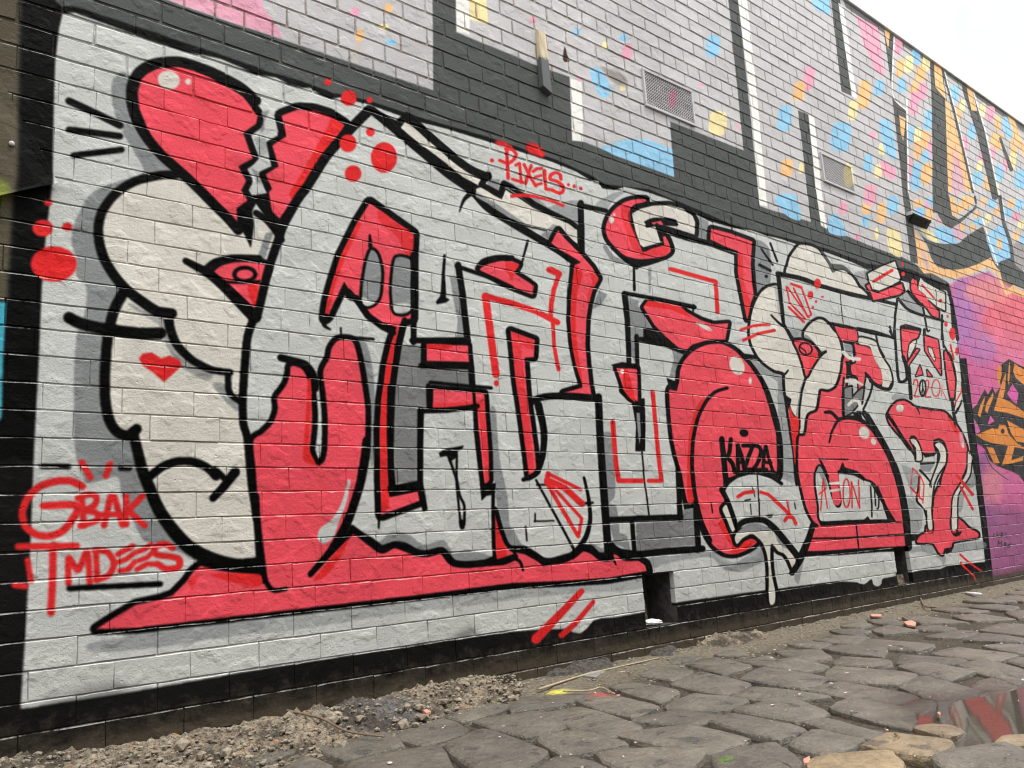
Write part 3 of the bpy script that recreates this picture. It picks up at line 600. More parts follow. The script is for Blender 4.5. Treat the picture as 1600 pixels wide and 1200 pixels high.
    FO(PK, 'l', '335,45 380,50 430,20 460,-60 470,-130 478,-170 512,-160 495,-100 485,0 475,110 475,190 440,232 500,214 560,220 620,260 680,340 740,450 780,560 810,660 830,770 845,900 856,1000 852,1018 560,1027 '
       '245,1046 265,960 290,900 320,886 280,850 240,770 210,650 190,540 190,400 195,330 235,316 255,200 310,166 330,60', 17)
    flush()
    FO(MG, 'l', '478,30 522,15 525,90 560,50 600,20 585,120 560,130 520,180 480,200', 10, sm=False); flush()
    F(BK, 'C', '1260,95 1392,110 1424,285 1390,285 1368,150 1275,130', sm=False); F(GS, 'C', '1262,140 1366,155 1385,270 1300,260', sm=False); S(CR, 'C', '1262,240 1340,312 1465,330', 46)
    F(BK, 'C', '1290,350 1420,370 1360,400 1350,520 1430,540 1450,580 1300,560 1300,420', sm=False); S(CR, 'C', '1300,600 1400,600 1500,650', 50, 30)
    F(BK, 'C', '1370,990 1480,1000 1520,1130 1400,1050', sm=False); S(CR, 'C', '1330,900 1380,850 1450,850 1480,960', 40)
    S(BK, 'C', '1270,560 1255,760 1258,1030', 26); S(BK, 'C', '1030,990 1100,980 1160,1030 1200,1080', 20, 30); S(BK, 'C', '1200,1080 1300,1065 1430,1080 1550,1140 1640,1230 1750,1400', 40)
    S(BK, 'l', '430,240 400,300 382,365', 18, 10); S(BK, 'l', '355,178 400,185 440,230', 12, 16)
    O(CR, 'l', 602, 305, 32, 40, tilt=-.4); O(CR, 'l', 660, 360, 16, 22, tilt=-.4)
    S(BK, 'l', '600,180 640,230 720,370 790,520 850,740 875,940 882,1020', 30, 40)
    F(LG, 'l', '600,190 680,170 760,190 850,320 930,450 950,560 890,600 890,700 960,800 990,880 900,960 880,900 850,700 790,500 700,330', sm=False)
    F(GS, 'l', '830,500 940,540 940,600 880,640', sm=False, alpha=.6); F(GS, 'l', '870,700 920,740 970,800 960,900 900,960', sm=False, alpha=.6)
    S(BK, 'l', '620,190 690,310 760,440 810,560 845,700 870,860 880,1020', 26, 40)
    FO(LG, 'l', '335,858 318,760 300,640 300,560 322,514 350,560 375,620 395,700 420,762 445,772 460,740 448,640 444,556 475,548 520,556 560,572 600,602 650,622 690,680 720,770 746,842 700,846 500,852', 13)
    flush()
    F(PK, 'l', '392,556 436,548 446,640 456,735 432,758 408,742 396,650'); S(CR, 'l', '388,622 444,618', 16); S(CR, 'l', '392,668 446,660', 16)
    F(GS, 'l', '302,560 322,516 350,560 372,640 360,650 320,560'); F(BK, 'l', '440,560 460,500 470,488 480,520 560,545 610,590 600,605 540,572 460,560', sm=False)
    S(BK, 'l', '322,470 345,515 375,580', 12, 16); S(BK, 'l', '320,470 500,470', 8, sm=False, alpha=.8)
    F(BK, 'l', '320,860 500,852 600,848 625,826 640,850 750,848 800,860 860,868 600,872 480,880 330,888', sm=False)
    S(BK, 'l', '640,640 648,760 650,830', 10); S(BK, 'l', '665,650 672,760', 9); S(BK, 'l', '692,690 690,770 680,780', 9)
    F(BK, 'l', '640,620 690,640 740,760 800,860 745,845 718,760', sm=False)
    S(BK, 'l', '262,966 500,962 870,940', 11, sm=False); S(BK, 'l', '552,885 566,1022', 9, sm=False); S(BK, 'l', '230,1062 450,1055 700,1035 880,1030', 30, sm=False); S(BK, 'l', '285,880 255,980 210,1090 150,1180', 26, 36)
    S(BK, 'l', '880,950 960,950 960,985', 22, sm=False)
    # cards
    FO(CR, 'B', '465,228 300,290 130,380 150,480 190,572 270,592 400,540 524,470 532,430 500,330', 22, sm=False)
    FO(PK, 'B', '110,530 150,510 175,592 260,620 400,562 552,508 578,600 520,642 400,672 200,712 170,620', 24, sm=False)
    FO(PK, 'B', '690,440 740,470 752,580 862,660 900,740 1012,850 1012,942 930,900 860,800 790,740 700,640 670,570 670,470', 22, sm=False)
    FO(CR, 'B', '785,430 830,480 1092,622 1092,842 990,792 880,700 850,650 760,580 768,500', 18, sm=False)
    flush()
    S(BK, 'B', '980,580 982,800', 8); S(BK, 'B', '496,700 470,900 450,1190', 30, sm=False); S(BK, 'B', '505,690 620,820 800,900 1000,950 1070,975', 34); S(BK, 'B', '808,760 835,900 870,1090 900,1090', 28, 20)
    S(BK, 'B', '630,600 700,690 800,780', 40); S(BK, 'B', '1055,900 1055,1200', 28); S(BK, 'B', '400,1040 440,1170', 24, 14); S(BK, 'B', '0,1065 230,1110 440,1180', 36, 26)
    # peace sign panel
    FO(PK, 'D', '545,-70 600,-90 780,-40 768,20 750,60 680,90 640,150 620,250 615,352 590,372 560,200', 20, sm=False)
    FO(PK, 'D', '628,372 740,200 772,210 640,400 632,440', 16, sm=False); FO(PK, 'D', '835,-40 835,30 1000,90 1030,300 1042,525 960,400 846,222', 18, sm=False)
    FO(PK, 'D', '780,408 812,520 728,542', 14, sm=False); FO(PK, 'D', '868,465 932,546 880,540', 14, sm=False)
    FO(PK, 'D', '1090,230 1150,282 1200,400 1218,600 1205,800 1172,842 1140,700 1112,500 1095,350', 22)
    flush()
    FO(CR, 'D', '650,150 690,105 735,90 720,170 640,320 632,250', 12, sm=False); FO(CR, 'D', '885,178 930,200 972,330 960,352 892,240', 10, sm=False); flush()
    S(BK, 'D', '545,-70 780,-40', 40, sm=False); S(BK, 'D', '465,-40 480,250 500,500 520,600 570,612 620,560 600,400 570,300', 30, 44); S(BK, 'D', '640,440 655,640 668,820', 46)
    S(BK, 'D', '400,-20 440,60', 22, 12); S(BK, 'D', '230,30 260,160 330,300', 24); S(BK, 'D', '160,600 240,660 330,700 400,700 430,640', 44); S(BK, 'D', '100,500 180,600 160,760 70,960', 26)
    S(BK, 'D', '0,990 60,1010 160,1160', 26); S(BK, 'D', '90,990 200,1200', 20)
    S(BK, 'D', '1075,150 1130,250 1190,400 1235,620 1240,800 1200,960', 24, 18); S(BK, 'D', '1060,0 1075,180', 26); S(BK, 'D', '1180,830 1200,1000 1230,1120', 40); S(BK, 'D', '1300,850 1230,1000', 30)
    F(CR, 'D', '1100,80 1180,160 1230,330 1260,500 1300,800 1240,940 1230,760 1240,560 1190,330'); S(SR, 'D', '1160,150 1200,330', 24); S(SR, 'D', '1285,760 1210,900', 16); S(SR, 'D', '1300,680 1290,760', 14)
    for s in ('700,640 712,592 745,592 756,650 735,720 712,795 770,797', '845,620 868,592 890,610 886,680 850,795 915,797'): S(SR, 'D', s, 16)
    ring(SR, 'D', 980, 690, 50, 105, 14); ring(BK, 'D', 815, 690, 40, 100, 20); S(BK, 'D', '812,600 818,780', 12); S(BK, 'D', '815,680 795,760', 10); S(BK, 'D', '817,680 840,760', 10)
    S(SR, 'D', '1055,650 1050,790', 8); S(SR, 'D', '1060,720 1110,830', 8)
    # right-hand pink body
    FO(PK, 'F', '375,0 400,80 470,180 560,280 640,390 715,440 700,350 655,290 670,246 725,256 785,350 822,462 962,456 948,360 960,298 1020,278 1082,318 1122,420 1132,500 1110,620 1060,760 1040,870 1000,900 965,1000 '
       '945,1200 950,1440 940,1465 880,1460 862,1380 850,1460 780,1500 750,1582 930,1590 980,1640 1020,1712 1060,1732 1090,1660 1170,1642 1190,1580 1300,1552 1490,1520 1512,1490 1490,1450 1390,1400 1310,1320 1250,1290 '
       '1260,1490 1200,1492 1165,1430 1150,1340 1165,1200 1172,1080 1200,960 1280,820 1340,680 1372,550 1366,400 1330,290 1280,190 1230,110 1150,20 1080,-50 880,-80 720,-110 650,-160 580,-190 500,-180 430,-120 385,-40', 26)
    flush()
    F(RD, 'F', '1120,0 1180,60 1260,180 1240,220 1160,120'); S(BK, 'F', '740,-110 765,-60 778,-20', 26, 6); S(BK, 'F', '915,-80 918,-50', 20, 6); S(BK, 'F', '1150,0 1200,60 1225,140', 40, 8)
    S(BK, 'F', '370,-30 470,120 560,270 650,390 720,500', 40, 34, sm=False); O(CR, 'F', 80, 200, 1, 1)
    O(CR, 'D', 528, 940, 46, 52); O(PNK, 'F', 1300, 290, 26, 100, tilt=-.1, alpha=.7); F(CR, 'F', '1300,330 1325,320 1335,390 1310,395')
    FO(CR, 'F', '970,362 1020,330 1072,370 1102,450 1092,600 1010,722 950,862 930,1000 920,1200 936,1405 884,1405 870,1200 880,1000 910,862 1000,622 1032,500 1012,420', 20)
    FO(CR, 'F', '660,300 720,288 782,400 802,545 730,552 714,420 690,360', 18)
    FO(CR, 'F', '1422,600 1402,740 1312,882 1252,1000 1242,1200 1242,1405 1182,1425 1180,1200 1202,1000 1302,832 1370,682 1382,460 1402,458 1432,520', 18)
    flush()
    F(BK, 'F', '690,340 730,400 735,540 715,540 700,420', sm=False); F(BK, 'F', '975,390 1010,420 1035,500 1010,600 985,600 990,480', sm=False)
    F(BK, 'F', '820,470 960,460 960,500 840,520', sm=False); F(CR, 'F', '815,540 930,505 945,560 820,570', sm=False); F(BK, 'F', '780,580 965,572 965,600 780,612', sm=False); F(GS, 'F', '780,620 960,608 900,700 790,690', sm=False)
    S(BK, 'F', '780,680 850,750 910,830 920,890', 30, 16); S(BK, 'F', '1050,740 1000,850 990,950', 20, 10); S(BK, 'F', '770,760 760,900 740,1060 830,1160 860,1250', 24, 30)
    F(CR, 'F', '790,740 860,800 900,900 880,1100 860,1180 790,1100 770,1000'); S(BK, 'F', '1430,440 1400,470', 16)
    F(SR, 'I', '880,390 940,385 935,425 885,420', sm=False); F(SR, 'I', '1180,395 1235,392 1230,425 1190,425', sm=False)
    F(BK, 'I', '1190,430 1260,410 1310,400 1280,450 1220,465', sm=False); F(BK, 'I', '1080,620 1190,600 1180,650 1110,690', sm=False)
    F(BK, 'I', '640,460 760,450 750,510 650,530', sm=False)

    # ---- names in black
    for s, w in (('60,205 85,430 115,720', 68), ('175,210 160,360 140,440 200,520 225,620', 52), ('265,280 262,430 268,600', 48), ('262,285 310,420 352,610', 50), ('270,500 340,500', 40),
                 ('330,290 440,300 400,420 352,570', 50), ('350,590 450,585', 46), ('440,290 520,300 555,360 520,480 470,570', 48), ('470,595 620,590', 46), ('612,300 590,420 575,580', 44), ('618,300 650,450 700,620', 40), ('590,500 680,505', 34)):
        S(BK, 'E', s, w)
    F(BK, 'E', '230,600 720,600 770,650 760,720 560,640 240,660', sm=False); O(BK, 'E', 340, 132, 56, 48, tilt=.3); F(BK, 'E', '85,690 160,690 200,670 130,760 80,790', sm=False)
    # ---- red tags and dots
    for s, w in (('515,640 440,606 350,608 250,640 178,705 140,800 160,890 230,942 310,950 390,920 450,850 482,760 270,762', 46), ('512,490 565,585', 40), ('688,500 662,575', 40),
                 ('510,710 525,885', 40), ('485,715 550,690 602,705 590,760 530,790 600,805 610,850 500,888', 38), ('650,885 690,705 715,705 765,880', 40), ('630,815 760,815', 34), ('790,700 788,880', 38),
                 ('892,700 800,790 905,885', 40), ('112,1016 480,1012', 42), ('332,1010 330,1200 318,1430', 46), ('428,1250 430,1085 488,1165 545,1048 562,1250', 38), ('600,1050 608,1225', 38),
                 ('590,1040 670,1050 712,1120 680,1195 600,1225', 38), ('735,1065 790,1035 830,1012', 34), ('735,1115 790,1095 832,1062', 32), ('748,1168 800,1160 842,1112', 34), ('850,1052 900,1035 945,1002', 32),
                 ('865,1105 920,1085 955,1050', 30), ('855,1160 920,1125 980,1125', 32), ('1080,1025 1030,1000 970,1020 975,1065 1060,1078 1120,1095 1115,1145 1040,1155 985,1125', 40), ('172,1100 195,1230', 36), ('90,1258 160,1265', 38)):
        S(SR, 'i', s, w, sm=(len(s) > 36))
    for s, w in (('415,262 430,630', 44), ('400,262 480,268 532,330 500,395 430,440 325,405', 40), ('525,465 575,440 595,685', 36), ('482,640 620,682', 36), ('630,455 700,600 780,725', 38), ('722,465 690,560 652,695', 38),
                 ('742,545 790,510 850,505', 38), ('765,615 850,592', 34), ('770,715 850,692', 36), ('890,530 903,762 990,775', 38), ('1092,640 1080,580 1030,558 968,585 958,640 1050,672 1120,735 1110,800 1060,810 985,775', 42),
                 ('480,852 560,842 700,846 850,872 1000,915 1120,965', 46)):
        S(SR, 'J', s, w, sm=(len(s) > 30))
    for x, y, r in ((1185, 710, 20), (1260, 727, 24), (1340, 755, 22), (230, 406, 26)): O(SR, 'J', x, y, r, r)
    O(SR, 'J', 345, 192, 80, 36, soft=2, tilt=.2, alpha=.85); S(SR, 'J', '400,205 480,235', 40, 24, alpha=.85)
    F(SR, 'J', '655,215 700,190 770,192 840,240 892,320 865,370 780,345 680,300', soft=2)
    for t, x, y, rx, ry in (('b', 450, 510, 22, 25), ('b', 580, 612, 50, 50), ('b', 710, 626, 20, 20), ('b', 575, 895, 54, 56), ('b', 715, 825, 28, 28), ('b', 800, 985, 82, 96), ('b', 607, 1085, 52, 52),
                            ('e', 300, 66, 28, 22), ('e', 266, 226, 64, 54), ('e', 420, 218, 32, 26), ('e', 336, 450, 145, 112), ('A', 940, 505, 44, 64), ('A', 850, 650, 36, 50), ('A', 920, 730, 16, 18), ('A', 880, 805, 16, 18),
                            ('A', 1000, 670, 20, 12), ('B', 562, 260, 12, 30), ('B', 570, 385, 24, 30), ('B', 1105, 1012, 22, 34), ('B', 1185, 1125, 40, 72), ('B', 1035, 720, 22, 22), ('B', 1125, 915, 14, 20), ('D', 1190, 20, 36, 70), ('D', 1240, 230, 20, 50)):
        O(SR, t, x, y, rx, ry)
    for t, s, w in (('g', '250,482 295,515 262,610 246,700 243,775', 28), ('g', '235,485 295,512', 40), ('f', '1430,650 1600,695 1750,745 1885,815', 36), ('f', '1435,650 1460,850 1500,1140', 46), ('f', '1503,1190 1503,1200', 30),
                    ('g', '255,800 262,950 290,1110', 24), ('g', '990,482 1272,560 1285,752', 26), ('A', '-20,1085 130,1035 240,1020 340,1020', 34), ('A', '10,1215 200,1130 400,1090', 38),
                    ('k', '630,240 650,500 665,605 815,605', 30), ('k', '855,605 935,605 910,400 880,50', 26), ('k', '225,560 430,660', 22), ('k', '220,600 330,650 440,750', 40), ('k', '225,610 435,840 415,955', 20), ('k', '225,630 412,950', 24), ('k', '225,560 215,620', 30),
                    ('E', '262,930 340,880 455,865', 46), ('E', '545,872 640,900 760,1000 900,1150', 40), ('H', '1010,270 1040,225 1110,225 1150,310', 42), ('H', '880,20 1000,120 1100,220', 36), ('H', '1035,20 1070,180', 22),
                    ('F', '1240,740 1440,985', 38), ('F', '1290,890 1440,1165', 32), ('N', '1200,262 1340,390 1530,520', 32), ('N', '1215,390 1260,450 1420,600', 32), ('N', '1425,620 1450,680', 30),
                    ('F', '690,650 668,850', 10), ('F', '690,650 790,760 830,860 815,1090', 14), ('F', '780,760 770,1030', 14), ('F', '660,890 805,1045', 22),
                    ('A', '548,545 582,710', 20), ('A', '560,545 830,930', 20), ('A', '625,515 740,560 860,895 815,922 640,560', 22), ('A', '580,735 785,945', 22), ('A', '580,800 770,985', 30), ('A', '610,508 740,552', 30),
                    ('B', '205,475 432,338', 38), ('B', '805,520 955,685', 22), ('l', '330,790 345,590 372,775', 8), ('l', '318,690 362,655', 10), ('l', '525,775 522,612 572,775 566,600', 9)):
        S(SR, t, s, w, sm=False)
    ring(SR, 'l', 490, 682, 22, 90, 9)
    S(SR, 'o', '435,95 290,250 150,395', 36, 60); S(SR, 'o', '510,160 400,290 310,370', 26, 40)
    S(SR, 'o', '150,380 135,410', 50, 20, soft=3, alpha=.6)
    # black strokes of the face and base
    for s, w in (('430,630 560,690 750,785', 44), ('430,810 750,852', 40), ('458,972 760,936', 38)): S(BK, 'a', s, w)
    S(BK, 'i', '262,515 430,516', 34); S(BK, 'i', '752,528 812,528', 30); S(BK, 'm', '432,78 720,64 1002,50', 36)
    O(CR, 'a', 1055, 500, 70, 60, tilt=.2); O(CR, 'a', 1176, 510, 19, 19)
    # worn, unpainted foot of the wall
    lay([np.array([[0, 0], [TW, 0], [TW, (0.088-V0)*PPM], [0, (0.088-V0)*PPM]])], rgb(74, 66, 54), 2, .75, 1)
paint()

img = bpy.data.images.new("wall_paint", TW, TH, alpha=True)
img.alpha_mode = 'CHANNEL_PACKED'
img.pixels.foreach_set(np.clip(CAN, 0, 1).ravel())
img.update(); img.pack()
del CAN

# ------------------------------------------------------------------ materials
def new_mat(name):
    m = bpy.data.materials.new(name); m.use_nodes = True
    nt = m.node_tree; nt.nodes.clear()
    out = nt.nodes.new('ShaderNodeOutputMaterial'); b = nt.nodes.new('ShaderNodeBsdfPrincipled')
    nt.links.new(b.outputs['BSDF'], out.inputs['Surface'])
    return m, nt, b
def nd(nt, typ, **kw):
    n = nt.nodes.new(typ)
    for k, v in kw.items():
        if k in n.inputs: n.inputs[k].default_value = v
        else: setattr(n, k, v)
    return n
def mix(nt, fac, a, b, mode='MIX'):
    m = nt.nodes.new('ShaderNodeMix'); m.data_type = 'RGBA'; m.blend_type = mode
    for k, v in (('Factor', fac), ('A', a), ('B', b)):
        if hasattr(v, 'links'): nt.links.new(v, m.inputs[k])
        elif k == 'Factor': m.inputs[k].default_value = v
        else: m.inputs[k].default_value = (*v, 1) if len(v) == 3 else v
    return m.outputs['Result']
def math_n(nt, op, a, b=None, clamp=False):
    m = nt.nodes.new('ShaderNodeMath'); m.operation = op; m.use_clamp = clamp
    for i, v in enumerate((a, b)):
        if v is None: continue
        if hasattr(v, 'links'): nt.links.new(v, m.inputs[i])
        else: m.inputs[i].default_value = v
    return m.outputs[0]
def ramp(nt, fac, *stops):
    r = nt.nodes.new('ShaderNodeValToRGB'); e = r.color_ramp.elements
    while len(e) < len(stops): e.new(0.5)
    for el, (p, c) in zip(e, stops):
        el.position = p; el.color = (c, c, c, 1) if not hasattr(c, '__len__') else (*c, 1)
    nt.links.new(fac, r.inputs['Fac']); return r.outputs['Color']
def wnoise(nt, vec, scale, detail=4, rough=.55, dist=0.0):
    n = nd(nt, 'ShaderNodeTexNoise', Scale=scale, Detail=detail, Roughness=rough, Distortion=dist)
    nt.links.new(vec, n.inputs['Vector']); return n.outputs['Fac']
def bump(nt, height, strength, dist, normal=None):
    b = nd(nt, 'ShaderNodeBump', Strength=strength, Distance=dist)
    nt.links.new(height, b.inputs['Height'])
    if normal is not None: nt.links.new(normal, b.inputs['Normal'])
    return b.outputs['Normal']

def paint_nodes(nt):
    g = nd(nt, 'ShaderNodeNewGeometry'); pos = g.outputs['Position']
    sep = nd(nt, 'ShaderNodeSeparateXYZ'); nt.links.new(pos, sep.inputs[0])
    u = math_n(nt, 'DIVIDE', math_n(nt, 'SUBTRACT', sep.outputs['X'], U0), U1-U0)
    v = math_n(nt, 'DIVIDE', math_n(nt, 'SUBTRACT', sep.outputs['Z'], V0), V1-V0)
    cmb = nd(nt, 'ShaderNodeCombineXYZ'); nt.links.new(u, cmb.inputs[0]); nt.links.new(v, cmb.inputs[1])
    t = nd(nt, 'ShaderNodeTexImage'); t.image = img; t.extension = 'EXTEND'; t.interpolation = 'Linear'
    nt.links.new(cmb.outputs[0], t.inputs['Vector'])
    return pos, sep, t.outputs['Color'], t.outputs['Alpha']

def wall_material(name, mortar, ledge=False):
    m, nt, b = new_mat(name)
    pos, sep, col, thick = paint_nodes(nt)
    big = wnoise(nt, pos, 1.7, 3); mid = wnoise(nt, pos, 9, 4, .6); fine = wnoise(nt, pos, 85, 5, .65); grit = wnoise(nt, pos, 260, 3, .6)
    tone = mix(nt, ramp(nt, big, (.3, .90), (.7, 1.04)), (0, 0, 0), (1, 1, 1))
    c = mix(nt, 1.0, col, tone, 'MULTIPLY')
    c = mix(nt, 1.0, c, mix(nt, ramp(nt, mid, (.3, .93), (.68, 1.03)), (0, 0, 0), (1, 1, 1)), 'MULTIPLY')
    # each brick took the paint a little differently
    row = math_n(nt, 'FLOOR', math_n(nt, 'DIVIDE', math_n(nt, 'SUBTRACT', sep.outputs['Z'], 0.2290), 0.08873))
    colx = math_n(nt, 'FLOOR', math_n(nt, 'ADD', math_n(nt, 'DIVIDE', math_n(nt, 'SUBTRACT', sep.outputs['X'], 0.5406), 0.24), math_n(nt, 'MULTIPLY', math_n(nt, 'MODULO', math_n(nt, 'ADD', row, 10.0), 2.0), .5)))
    cb = nd(nt, 'ShaderNodeCombineXYZ'); nt.links.new(row, cb.inputs[0]); nt.links.new(colx, cb.inputs[1])
    wh = nd(nt, 'ShaderNodeTexWhiteNoise', noise_dimensions='2D'); nt.links.new(cb.outputs[0], wh.inputs['Vector'])
    c = mix(nt, 1.0, c, mix(nt, ramp(nt, wh.outputs['Value'], (0, .90), (1, 1.03)), (0, 0, 0), (1, 1, 1)), 'MULTIPLY')
    # mud splashed up the foot of the wall
    sp = ramp(nt, math_n(nt, 'ADD', sep.outputs['Z'], math_n(nt, 'MULTIPLY', math_n(nt, 'SUBTRACT', wnoise(nt, pos, 13, 6, .75), .5), .34)), (.02, .8), (.17, 0))
    c = mix(nt, sp, c, mix(nt, mid, (.045, .036, .026), (.115, .095, .07)))
    # rain dust and grime, chips where old paint has come away
    dust = ramp(nt, wnoise(nt, pos, 26, 6, .72), (.62, 0), (.78, 1))
    c = mix(nt, math_n(nt, 'MULTIPLY', dust, .28), c, mix(nt, 1.0, c, (.45, .42, .38), 'MULTIPLY'))
    chip = ramp(nt, wnoise(nt, pos, 60, 5, .75, .4), (.70, 0), (.73, 1))
    patch = ramp(nt, wnoise(nt, pos, 2.6, 3), (.52, 0), (.66, 1))
    c = mix(nt, math_n(nt, 'MULTIPLY', math_n(nt, 'MULTIPLY', chip, patch), .75), c, (.11, .085, .07))
    fleck = ramp(nt, wnoise(nt, pos, 140, 3, .6), (.735, 0), (.76, 1))
    c = mix(nt, math_n(nt, 'MULTIPLY', fleck, .07), c, (.62, .62, .60))
    if mortar:
        old = math_n(nt, 'SUBTRACT', 1.0, thick, True)
        bare = math_n(nt, 'MULTIPLY', ramp(nt, wnoise(nt, pos, 14, 5, .7), (.36, .05), (.56, 1)), old)
        c = mix(nt, bare, c, mix(nt, mid, (.22, .165, .13), (.36, .29, .235)))
        dirt = ramp(nt, wnoise(nt, pos, 20, 4, .7), (.42, 0), (.68, 1))
        c = mix(nt, math_n(nt, 'MULTIPLY', dirt, .38), c, (.06, .055, .05))
    if ledge:                                      # skylight highlight painted pale on each brick's upper arris, with some dust
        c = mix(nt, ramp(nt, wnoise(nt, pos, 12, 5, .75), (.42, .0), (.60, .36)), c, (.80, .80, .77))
    nt.links.new(c, b.inputs['Base Color'])
    b.inputs['Roughness'].default_value = .62
    nt.links.new(ramp(nt, mid, (.3, .42), (.7, .6)), b.inputs['Roughness'])
    b.inputs['Specular IOR Level'].default_value = .03
    vor = nd(nt, 'ShaderNodeTexVoronoi', Scale=52.0); nt.links.new(pos, vor.inputs['Vector'])
    pit = ramp(nt, vor.outputs['Distance'], (.0, 0), (.22, 1))
    h = math_n(nt, 'ADD', math_n(nt, 'MULTIPLY', fine, .55), math_n(nt, 'MULTIPLY', mid, .14))
    h = math_n(nt, 'ADD', h, math_n(nt, 'MULTIPLY', pit, math_n(nt, 'MULTIPLY', ramp(nt, wnoise(nt, pos, 11, 2), (.5, 0), (.6, 1)), .45)))
    h = math_n(nt, 'ADD', h, math_n(nt, 'MULTIPLY', grit, .16))
    mp = nd(nt, 'ShaderNodeMapping'); mp.inputs['Scale'].default_value = (22, 22, 70); nt.links.new(pos, mp.inputs[0])
    h = math_n(nt, 'ADD', h, math_n(nt, 'MULTIPLY', ramp(nt, wnoise(nt, mp.outputs[0], 1.0, 4, .7, .5), (.55, 0), (.8, 1)), .10))
    nm = bump(nt, h, 1.0, .010 if mortar else .0046)
    nt.links.new(nm, b.inputs['Normal'])
    return m
M_BRICK = wall_material("painted_brick", False)
M_MORTAR = wall_material("painted_mortar", True)
M_LEDGE = wall_material("skylit_dusty_arris", False, True)

def simple_mat(name, c0, c1, scale=20, rough=.7, bumpd=.002, spec=.4, metal=0.0, coord='pos', detail=5):
    m, nt, b = new_mat(name)
    g = nd(nt, 'ShaderNodeNewGeometry'); pos = g.outputs['Position']
    n = wnoise(nt, pos, scale, detail, .62)
    nt.links.new(mix(nt, ramp(nt, n, (.32, 0), (.68, 1)), c0, c1), b.inputs['Base Color'])
    b.inputs['Roughness'].default_value = rough; b.inputs['Metallic'].default_value = metal
    b.inputs['Specular IOR Level'].default_value = spec
    if bumpd: nt.links.new(bump(nt, wnoise(nt, pos, scale*3, 5, .65), .8, bumpd), b.inputs['Normal'])
    return m
M_HOLE = simple_mat("dark_grey_brick", (.035, .032, .03), (.10, .09, .08), 30, .9, .006)  # dark grey lining of the recesses and the backing
M_COPING = simple_mat("weathered_capping", (.52, .53, .52), (.66, .67, .66), 9, .5, .001)
M_BLACKMETAL = simple_mat("black_metal", (.018, .018, .018), (.04, .04, .04), 30, .45, .0006)
M_GLASSLENS = simple_mat("smoked_lens", (.012, .012, .014), (.025, .022, .02), 8, .12, 0)
M_GREYMETAL = simple_mat("painted_bracket", (.42, .40, .39), (.55, .52, .5), 30, .55, .001)
M_PAPER = simple_mat("crumpled_white", (.6, .6, .58), (.85, .85, .83), 25, .6, .004)
M_TWIG = simple_mat("twig_bark", (.10, .065, .04), (.21, .15, .10), 60, .8, .001)
M_STRAW = simple_mat("dry_straw", (.30, .24, .15), (.45, .38, .25), 60, .8, .001)
M_TERRA = simple_mat("terracotta_shard", (.42, .19, .13), (.58, .32, .24), 40, .8, .002)
M_SLATE = simple_mat("slate_shard", (.15, .15, .14), (.26, .25, .23), 40, .7, .002)
M_VOID = simple_mat("vent_dark", (.012, .012, .012), (.03, .03, .03), 10, .95, 0)
M_MOSS = simple_mat("moss", (.05, .09, .02), (.13, .2, .05), 120, .95, .004)

def timber_mat():
    m, nt, b = new_mat("old_timber")
    pos, sep, col, thick = paint_nodes(nt)
    mp = nd(nt, 'ShaderNodeMapping'); mp.inputs['Scale'].default_value = (90, 90, 6); nt.links.new(pos, mp.inputs[0])
    n = wnoise(nt, mp.outputs[0], 1.0, 5, .6)
    wood = mix(nt, ramp(nt, n, (.3, 0), (.7, 1)), (.36, .29, .18), (.66, .57, .40))
    edge = math_n(nt, 'ADD', sep.outputs['Z'], math_n(nt, 'MULTIPLY', wnoise(nt, pos, 60, 3), .05))
    f = ramp(nt, math_n(nt, 'SUBTRACT', edge, 2.67), (.51, 0), (.525, 1))
    nt.links.new(mix(nt, f, (.075, .08, .083), wood), b.inputs['Base Color'])
    b.inputs['Roughness'].default_value = .7
    nt.links.new(bump(nt, n, .6, .002), b.inputs['Normal'])
    return m
M_TIMBER = timber_mat()

# ------------------------------------------------------------------ the brick wall
ZB, PITCH, JB, BL = 0.2290, 0.08873, 0.5406, 0.24
ROW0, ROW1 = -3, 54
WX0, WX1 = -1.6, 13.2
HOLES = [(3.300, 3.552), (5.985, 6.220)]          # recesses, three courses high
HROW = (-1, 1)
wall = empty('brick_wall', (5.8, 0.0, 0.0))
tag(wall, 'long painted brick wall covered in pink, grey and black graffiti letters under an older spotted mural', 'wall')

def brick_mesh(L, H, seed, dep=.0048, ins=.0018, topi=.0044, ends=.3):
    r = random.Random(seed)
    a, h = L/2, H/2
    base = [(-a, -h), (-a*.4, -h), (a*.3, -h), (a, -h), (a, 0), (a, h), (a*.58, h), (a*.12, h), (-a*.3, h), (-a*.66, h), (-a, h), (-a, 0)]
    j = [(x + r.uniform(-.0016, .0016), z + r.uniform(-.0013, .0013)) for x, z in base]
    j = [(x*(.993 if abs(x) > a*.9 and abs(z) > h*.9 else 1), z*(.975 if abs(x) > a*.9 and abs(z) > h*.9 else 1)) for x, z in j]
    vs, n = [], len(j)
    for x, z in j: vs.append((x, .030, z))
    for x, z in j: vs.append((x, (dep if abs(x) < a*.9 else dep*ends)+r.uniform(-.0007, .0007), z))
    for x, z in j:
        vs.append((x-math.copysign(min(ins*1.1, abs(x)), x), r.uniform(-.0006, .0006), z-(topi*r.uniform(.45, 1.35) if z > 0 else -.0014 if z < 0 else 0)))
    vs.append((r.uniform(-.02, .02), r.uniform(-.0006, .0004), 0))
    fs = []
    for k in range(n):
        q = (k+1) % n
        fs.append((k, q, n+q, n+k)); fs.append((n+k, n+q, 2*n+q, 2*n+k)); fs.append((2*n+k, 2*n+q, 3*n))
    return vs, fs
STR = [brick_mesh(.230, .0860, 100+i) for i in range(10)] + [brick_mesh(.230, .0802, 150+i, .0040, .0028, .0048, 1) for i in range(10)]
